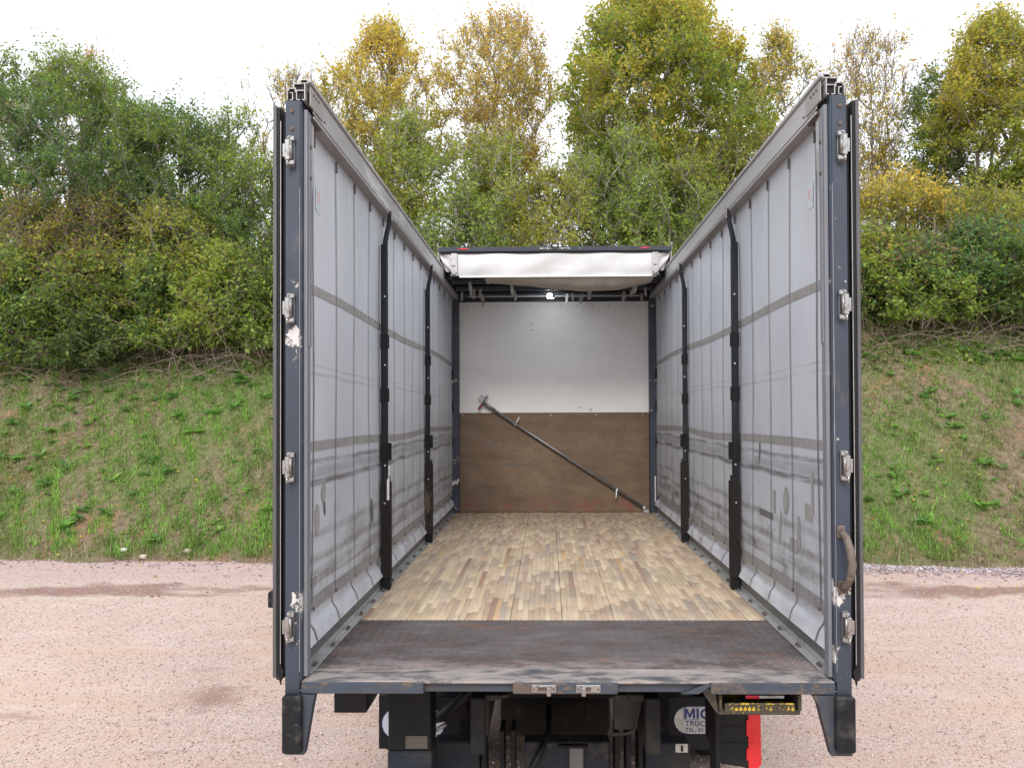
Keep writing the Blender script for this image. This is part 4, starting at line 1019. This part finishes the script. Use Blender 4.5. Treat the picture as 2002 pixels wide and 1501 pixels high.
tree(1285, -20, 18.2, 2.75, 19, 'tallest and widest tree, green with yellow and orange patches', [(G_D, 2), (G_M, 5), (G_L, 1.5), (G_Y, 4), (YEL, 3.4), (ORG, 1.4)], n=1150, twigs=6, leaves=16, t0=.14, shape='oval', group=GT, trunk_r=.14, lsize=.105, gap=.8, lumps=1.1)
tree(1515, 85, 18.6, 1.35, 20, 'thin yellow green tree with see-through top beside the tallest tree', [(G_M, 2), (G_Y, 4), (YEL, 3), (ORG, 1.5)], n=330, twigs=5, leaves=11, t0=.22, shape='oval', stems=3, spread=.2, group=GT, up=1.8, bare=.12, trunk_r=.06)
tree(1690, 85, 18.8, 1.35, 21, 'almost bare tree with upright twigs just right of the truck', [(G_Y, 2), (YEL, 2), (ORG, 2)], n=420, twigs=5, leaves=8, t0=.2, shape='vase', stems=8, spread=.3, group=GT, up=2.5, bare=.45, trunk_r=.035, gap=.8)
tree(1930, 65, 17.4, 1.75, 22, 'leafy yellow and green tree at the right edge of the photo', [(G_D, 1), (G_M, 3), (G_L, 3), (G_Y, 6), (YEL, 4.5), (ORG, .6)], n=560, twigs=6, leaves=15, t0=.2, shape='oval', group=GT, lsize=.1, gap=.5, trunk_r=.11)
tree(1835, 150, 18.4, 1.1, 23, 'dark green tree tucked against the yellow and green one on the right', [(G_D, 5), (G_M, 4), (G_B, 2)], n=190, twigs=5, leaves=13, t0=.25, shape='oval', group=GT)
GS = 'saplings and shrubs in front of the trees'
sap = [(G_M, 3), (G_L, 4), (G_Y, 3), (YEL, .8), (BRN, .6)]
def shrub(*a, **k): return tree(*a, name='shrub', cat='shrub', parts=('stems', 'foliage'), **k)
tree(795, 240, 16.6, 1.15, 31, 'slender light green sapling with a pale trunk under the yellow tree', sap, n=200, twigs=5, leaves=12, t0=.22, shape='oval', bark='bark_pale', group=GS, trunk_r=.06, lsize=.09)
tree(1195, 250, 15.9, 1.25, 32, 'sapling with pale trunk and brown dead head before the tallest tree', [(BRN, 3), (G_M, 3), (G_L, 4), (G_Y, 2)], n=220, twigs=5, leaves=11, t0=.2, shape='oval', bark='bark_pale', group=GS, trunk_r=.07, lsize=.085)
tree(960, 275, 16.6, 1.2, 33, 'light green sapling below the orange brown vase shaped tree', sap, n=190, twigs=5, leaves=12, t0=.15, shape='round', bark='bark_pale', group=GS, trunk_r=.05, lsize=.09)
shrub(650, 320, 16.4, 1.25, 34, 'grey green twiggy shrub behind the left roof rail', [(G_M, 4), (G_L, 3), (G_Y, 3), (BRN, 1)], n=210, twigs=5, leaves=11, t0=.08, shape='round', stems=4, spread=.3, group=GS)
shrub(1075, 350, 15.4, 1.2, 35, 'bright yellow green shrub just above the rear camera', [(G_L, 5), (G_Y, 4), (G_M, 2)], n=230, twigs=5, leaves=13, t0=.05, shape='round', stems=5, spread=.3, group=GS)
shrub(885, 385, 15.2, 1.1, 36, 'olive shrub above the left end of the roof header', [(G_M, 4), (G_L, 3), (G_D, 2), (BRN, 1)], n=210, twigs=5, leaves=13, t0=.05, shape='round', stems=5, spread=.3, group=GS)
shrub(1300, 330, 15.4, 1.2, 37, 'dark green shrub above the right end of the roof header', [(G_D, 1), (G_M, 4), (G_L, 3), (G_Y, 2), (BRN, 1)], n=230, twigs=5, leaves=13, t0=.05, shape='round', stems=5, spread=.3, group=GS)
shrub(1430, 290, 16.6, 1.2, 38, 'yellow green shrub behind the right roof rail', [(G_M, 3), (G_Y, 3), (G_L, 3), (YEL, 1)], n=210, twigs=5, leaves=12, t0=.08, shape='round', stems=4, spread=.3, group=GS)
shrub(1560, 300, 16.2, 1.2, 39, 'olive and orange shrub behind the right rear corner of the truck', [(G_M, 3), (G_Y, 3), (ORG, 2)], n=210, twigs=5, leaves=12, t0=.08, shape='round', stems=4, spread=.3, group=GS)
shrub(470, 320, 15.6, 1.35, 40, 'mixed green shrub close to the left door of the truck', [(G_D, 2), (G_M, 4), (G_L, 3), (BRN, 1)], n=260, twigs=5, leaves=13, t0=.05, shape='round', stems=5, spread=.4, group=GS)
shrub(330, 425, 14.7, 1.25, 41, 'yellow green shrub with red berries colour in front of the lower dense tree', [(G_L, 4), (G_Y, 4), (G_M, 3), (RED, .8)], n=240, twigs=5, leaves=13, t0=.03, shape='round', stems=5, spread=.4, group=GS)
shrub(60, 400, 14.9, 1.4, 42, 'brown tinged shrub low down at the left edge of the photo', [(G_D, 1), (G_M, 3), (BRN, 2), (G_Y, 3), (ORG, 2)], n=260, twigs=5, leaves=13, t0=.03, shape='round', stems=5, spread=.4, group=GS)
shrub(200, 400, 14.9, 1.2, 43, 'dark olive shrub under the broad dark green tree', [(G_D, 2), (G_M, 3), (BRN, 2), (G_Y, 3), (ORG, 1)], n=230, twigs=5, leaves=13, t0=.03, shape='round', stems=5, spread=.4, group=GS)
shrub(1735, 375, 15.2, 1.25, 44, 'bushy golden yellow shrub beside the right door of the truck', [(G_M, 3), (G_Y, 5), (YEL, 3), (ORG, 1.2)], n=260, twigs=5, leaves=13, t0=.03, shape='round', stems=5, spread=.4, group=GS)
shrub(1870, 400, 15.0, 1.1, 45, 'olive brown shrub between the golden shrub and the right edge', [(G_M, 3), (BRN, 2), (G_Y, 4), (G_L, 2), (ORG, 1.5)], n=220, twigs=5, leaves=12, t0=.03, shape='round', stems=5, spread=.4, group=GS)
shrub(1990, 400, 14.9, 1.2, 46, 'pale green shrub at the right edge below the leafy yellow tree', [(G_M, 2), (G_L, 4), (G_Y, 4), (YEL, 1), (BRN, 1)], n=230, twigs=5, leaves=13, t0=.03, shape='round', stems=5, spread=.4, group=GS)
GBr = 'bramble mounds at the foot of the shrubs'
def bramble(u, v, y, R_, seed, label, pal=None, n=230):
    return tree(u, v, y, R_, seed, label, pal or [(G_D, 1.5), (G_M, 4), (G_B, 1.5), (G_L, 3), (G_Y, 1), (BRN, 1.5), (ORG, .5)], name='bramble_bush', cat='bramble', parts=('canes', 'foliage'),
                n=n, twigs=6, leaves=12, lsize=.10, t0=.02, shape='mound', stems=7, spread=.5, group=GBr, up=.2, bark='cane', twig_len=.42, trunk_r=.02, gap=.6)
bramble(30, 500, 14.1, 1.15, 51, 'dark bramble mound at the left edge above the grass')
bramble(165, 510, 14.0, 1.15, 52, 'dark bramble mound with yellow leaves next to the one at the left edge', [(G_D, 4), (G_M, 4), (G_Y, 2), (BRN, 1)])
bramble(300, 510, 14.3, 1.1, 53, 'bramble mound with bare grey canes showing at its front')
bramble(430, 500, 14.2, 1.15, 54, 'light green bramble mound left of the truck door', [(G_M, 4), (G_L, 4), (G_Y, 2), (BRN, 1)])
bramble(545, 480, 14.0, 1.1, 55, 'bramble mound half hidden by the left rear door', [(G_M, 4), (G_L, 2), (G_D, 3), (BRN, 1)])
bramble(1690, 475, 14.2, 1.1, 56, 'green bramble mound half hidden by the right rear door')
bramble(1800, 500, 13.9, 1.1, 57, 'bramble mound with dead pinkish stems through it on the right', [(G_M, 4), (G_L, 3), (G_B, 2), (BRN, 2), (G_Y, 1)])
bramble(1905, 465, 14.0, 1.15, 58, 'dark glossy bramble mound second from the right edge', [(G_M, 4), (G_B, 3), (G_L, 2), (BRN, 1), (YEL, .5)])
bramble(2010, 475, 13.8, 1.1, 59, 'bramble mound cut by the right edge of the photo')

rg = np.random.default_rng(99)
# fallen stems and dead canes where the scrub meets the grass
def canes(N, u0, u1, ylo, yhi, lo=.3, hi=1.1, arch=.5):
    A, B, ra = [], [], []
    for k in range(N):
        u = rg.uniform(u0, u1); y = rg.uniform(ylo, yhi); x = X(u, y); z = bz(x, y)
        ln = rg.uniform(lo, hi); az = rg.uniform(0, 6.28); el = rg.uniform(-.1, 1.2) * arch; p = np.array([x, y, z + rg.uniform(.0, .35)])
        d = np.array([math.cos(az) * math.cos(el), math.sin(az) * math.cos(el) * .6, math.sin(el)]); r = rg.uniform(.003, .009)
        for i in range(5):
            q = p + d * ln / 5; q[2] = max(q[2], bz(q[0], q[1]) + .01); A.append(p); B.append(q); ra.append(r * (1 - i * .13)); p = q
            d = d + np.array([0, 0, -.16]) + rg.normal(0, .10, 3); d /= np.linalg.norm(d)
    ra = np.array(ra); return np.array(A), np.array(B), ra
cs_ = [canes(170, -60, 600, 13.0, 14.3), canes(190, 1640, 2060, 12.9, 14.0), canes(60, 250, 560, 13.2, 13.9, 1.0, 2.2, 1.1), canes(50, 1700, 2000, 12.9, 13.6, .9, 1.8, 1.1)]
A = np.concatenate([c[0] for c in cs_]); B = np.concatenate([c[1] for c in cs_]); ra = np.concatenate([c[2] for c in cs_])
V_, F_ = tubes_np(A, B, ra, ra * .85, 4)
tag(link('dead_stems', np_indexed('dead_stems', V_, F_, M['cane'], smooth=True)), 'tangle of dead brown stems along the top of the grass', 'dead stems', kind='stuff')

# undergrowth that closes the gaps on the bank
def scatter_bank(N, x0, x1, d0, d1):
    x = rg.uniform(x0, x1, N); y = foot_y(x) + rg.uniform(d0, d1, N); return x, y
x, y = scatter_bank(90000, -17, 15, 3.9, 9.5)
cl_ = wav(x, y, .7, 3.) * .5 + .5
k = rg.random(len(x)) < .35 + .6 * cl_; x, y, cl_ = x[k], y[k], cl_[k]
Q = np.stack([x, y, bank_z(x, y) + rg.random(len(x)) ** 1.5 * (.75 * np.clip((y - foot_y(x) - 3.8) / 1.4, .15, 1))], 1)
tag(link('undergrowth', np_mesh('undergrowth', leaf_quads(rg, Q, .11 * rg.uniform(.5, 1.3, len(Q))), 4, M['leaf'], pick_cols(rg, [(BRN, 1.5), (G_D, 3), (G_M, 4), (G_L, 2), (G_Y, 1)], len(Q), cl_))), 'low leafy undergrowth between the shrubs on the bank', 'undergrowth', kind='stuff')

# grass
def blades(x, y, hgt, cols, lean=.6, wd=.009):
    N = len(x); z = bank_z(x, y)
    az = rg.uniform(0, 6.28, N); ln = np.abs(rg.normal(0, lean, N)).clip(0, 1.6)
    d = np.stack([np.cos(az) * np.sin(ln), np.sin(az) * np.sin(ln) - .1, np.cos(ln)], 1)
    s = np.stack([-np.sin(az), np.cos(az), np.zeros(N)], 1) * (wd * rg.uniform(.6, 1.4, N))[:, None]
    p = np.stack([x, y, z - .01], 1)
    return np.stack([p - s, p + s, p + d * hgt[:, None]], 1)
GP = [((.36, .29, .18), 2.2), ((.27, .23, .10), 2), ((.19, .24, .065), 4), ((.17, .31, .06), 5), ((.22, .40, .075), 4), ((.31, .48, .10), 2)]
x, y = scatter_bank(430000, -14, 11.5, .05, 5.0)
den = np.clip(.55 + .55 * wav(x, y, .9, 1.3) + .45 * wav(x, y, 2.6, 4.) + .5 * wav(x, y, 7., 1.), .05, 1)
den *= np.where(x > 3.5, .72, 1.15) * np.where((x > -3.6) & (x < 3.4), .35, 1.) * np.interp(y - foot_y(x), [0, .5, 1.5, 4.2, 5.2], [.8, 1.3, 1.1, .95, .5]) * 1.15
den *= (y - foot_y(x) - ragged(x) > .04); k = rg.random(len(x)) < den; x, y = x[k], y[k]
cl_ = np.clip(.60 + .34 * wav(x, y, .8, 6.) + .2 * wav(x, y, 3., 2.) + np.interp(y - foot_y(x), [0, .25, .7, 1.6], [-.35, .05, .2, 0]) - np.where(x > 3.5, .10, 0), 0, 1)
h = rg.uniform(.03, .115, len(x)) * (1 + .5 * wav(x, y, 7., 1.)) * np.interp(y - foot_y(x), [0, .4, 1, 5], [.8, 1.3, 1., .9])
tag(link('grass', np_mesh('grass', blades(x, y, h, None, 1.0), 3, M['grass'], pick_cols(rg, GP, len(x), cl_) * (1.08 + .35 * wav(x, y, 6., 5.))[:, None].clip(.6, 1.5))), 'short rough green grass covering the sloping bank', 'grass', kind='stuff')
# dry straw lying over the slope and along the gravel edge
x, y = scatter_bank(70000, -14, 11.5, -.22, 5.2); k = rg.random(len(x)) < np.interp(y - foot_y(x), [-.22, .05, .35, .7, 4, 5], [.6, 1, .9, .22, .25, .7]); x, y = x[k], y[k]
tag(link('dry_straw', np_mesh('dry_straw', blades(x, y, rg.uniform(.06, .24, len(x)), None, 1.2, .005), 3, M['grass'], pick_cols(rg, [((.22, .16, .10), 3), ((.36, .28, .17), 4), ((.50, .42, .30), 3)], len(x)))), 'dry straw coloured stalks lying along the foot of the bank', 'dry grass', kind='stuff')
# weeds: rosettes of broad leaves
x, y = scatter_bank(2100, -13.5, 11.2, .35, 4.8); k = rg.random(len(x)) < np.clip(.5 + .6 * wav(x, y, .6, 8.), .12, 1) * np.interp(y - foot_y(x), [0, 2, 4.8], [.35, .7, 1]); x, y = x[k], y[k]
nl = 11; xx = np.repeat(x, nl); yy = np.repeat(y, nl); az = rg.uniform(0, 6.28, len(xx)); sz = np.repeat(.04 + .19 * rg.random(len(x)) ** 1.8, nl) * rg.uniform(.6, 1.2, len(xx))
c0 = np.stack([xx, yy, bank_z(xx, yy) + .02 + rg.random(len(xx)) * .05], 1)
el = rg.uniform(.1, .9, len(xx)); dr = np.stack([np.cos(az) * np.cos(el), np.sin(az) * np.cos(el), np.sin(el)], 1); sd_ = np.stack([-np.sin(az), np.cos(az), 0 * az], 1)
tip = c0 + dr * sz[:, None]; tip[:, 2] -= sz * .25; md = c0 + dr * sz[:, None] * .55
Wq = np.stack([c0, md + sd_ * sz[:, None] * .24, tip, md - sd_ * sz[:, None] * .24], 1)
tag(link('weeds', np_mesh('weeds', Wq, 4, M['leaf'], pick_cols(rg, [((.12, .24, .10), 2), ((.18, .34, .12), 4), ((.23, .42, .13), 4), ((.33, .50, .15), 2)], len(xx), np.repeat(rg.random(len(x)), nl)))), 'clumps of broad leaved weeds scattered over the grass bank', 'weeds', kind='stuff')

# fallen leaves
x = rg.uniform(-12, 10.5, 2600); y = foot_y(x) + rg.normal(1.2, 1.9, len(x))
k = (y < foot_y(x) + 5) & (rg.random(len(x)) < np.where(y < foot_y(x), .35, 1)); x, y = x[k], y[k]
Q = np.stack([x, y, np.maximum(bank_z(x, y), 0) + rg.uniform(.012, .06, len(x))], 1)
tag(link('fallen_leaves', np_mesh('fallen_leaves', leaf_quads(rg, Q, rg.uniform(.03, .075, len(Q)), up=1.5, ratio=.7), 4, M['leaf'], pick_cols(rg, [(BRN, 4), (ORG, 2), (YEL, 2), ((.40, .28, .17), 3)], len(Q)))), 'fallen yellow and brown leaves lying on the bank', 'fallen leaves', kind='stuff')
# loose stones on the gravel
OCT = np.array([(1, 0, 0), (0, 1, 0), (-1, 0, 0), (0, -1, 0), (0, 0, .75), (0, 0, -.4)], float)
OF = np.array([(0, 1, 4), (1, 2, 4), (2, 3, 4), (3, 0, 4), (1, 0, 5), (2, 1, 5), (3, 2, 5), (0, 3, 5)])
def stones(x, y, r, pal, name, label, cat, z0=0., zf=None):
    N = len(x); a = rg.uniform(0, 6.28, N); sc3 = rg.uniform(.6, 1.3, (N, 6, 1)) * np.array([1, 1, .8])
    v = OCT[None] * sc3 * r[:, None, None]
    ca, sa = np.cos(a)[:, None], np.sin(a)[:, None]
    v = np.stack([v[..., 0] * ca - v[..., 1] * sa, v[..., 0] * sa + v[..., 1] * ca, v[..., 2]], -1)
    zz = np.zeros(N) if zf is None else zf
    v += np.stack([x, y, zz + r * .25], 1)[:, None]
    f = (np.arange(N)[:, None, None] * 6 + OF[None]).reshape(-1, 3)
    c = np.repeat(pick_cols(rg, pal, N), 8, 0)
    return tag(link(name, np_indexed(name, v.reshape(-1, 3), f, M['pebble'], c)), label, cat, kind='stuff')
PB = [((.33, .225, .185), 2), ((.50, .37, .315), 4), ((.60, .475, .42), 5), ((.70, .60, .545), 3), ((.44, .40, .41), 1.5), ((.58, .38, .27), 2)]
N = 78000
y = 1.4 + 8.3 * rg.random(N) ** 1.25; x = rg.uniform(-1, 1, N) * (2.2 + (y + 3.757) * .66) - .2
k = rg.random(N) < np.where((np.abs(x) < 1.2) & (y > 3.5), .25, 1); x, y = x[k], y[k]
stones(x, y, (.003 + .008 * rg.random(len(x)) ** 2.2) * (1 + .35 * (y / 9)), PB, 'loose_gravel', 'loose pinkish gravel scattered over the yard', 'gravel')
x = np.concatenate([rg.uniform(3.6, 9.5, 5200), rg.uniform(-11, -3.2, 350)]); y = foot_y(x) - np.abs(rg.normal(.0, .33, len(x))) + .05
stones(x, y, rg.uniform(.010, .032, len(x)), [((.30, .25, .27), 4), ((.42, .36, .38), 4), ((.55, .50, .52), 2), ((.34, .22, .19), 2)], 'edge_stones', 'line of coarse mauve stones where gravel meets the bank', 'stones')

# single pale stones at the foot of the grass
def rock(x, y, r, label, col=(.55, .52, .46), seed=0):
    rr = random.Random(seed); bm = bmesh.new(); bmesh.ops.create_icosphere(bm, subdivisions=2, radius=r)
    for v in bm.verts: v.co *= rr.uniform(.78, 1.18); v.co.z *= .6
    me = bpy.data.meshes.new('stone'); bm.to_mesh(me); bm.free(); me.materials.append(plain('pale_stone', col, .85, 0, 12, .3, .4))
    o = link('stone', me, None, (x, y, bz(x, y) + r * .2)); return tag(o, label, 'stone', 'pale stones at the foot of the grass')
rock(X(205, 9.6) * 1. + .0 - .0, 9.62, .075, 'white stone lying highest at the left foot of the grass', (.72, .72, .70), 1) if False else None
for (xx_, yy_, r_, lb_, c_, sd2) in ((-6.86, 9.78, .055, 'small white stone on the straw left of the cream stone', (.74, .74, .74), 1), (-6.47, 9.62, .065, 'cream stone lying in dry straw at the gravel edge', (.60, .56, .46), 2),
                                (-5.80, 9.72, .06, 'round tan stone at the edge of the green grass nearest the truck', (.46, .42, .35), 3)):
    rock(xx_, yy_, r_, lb_, c_, sd2)
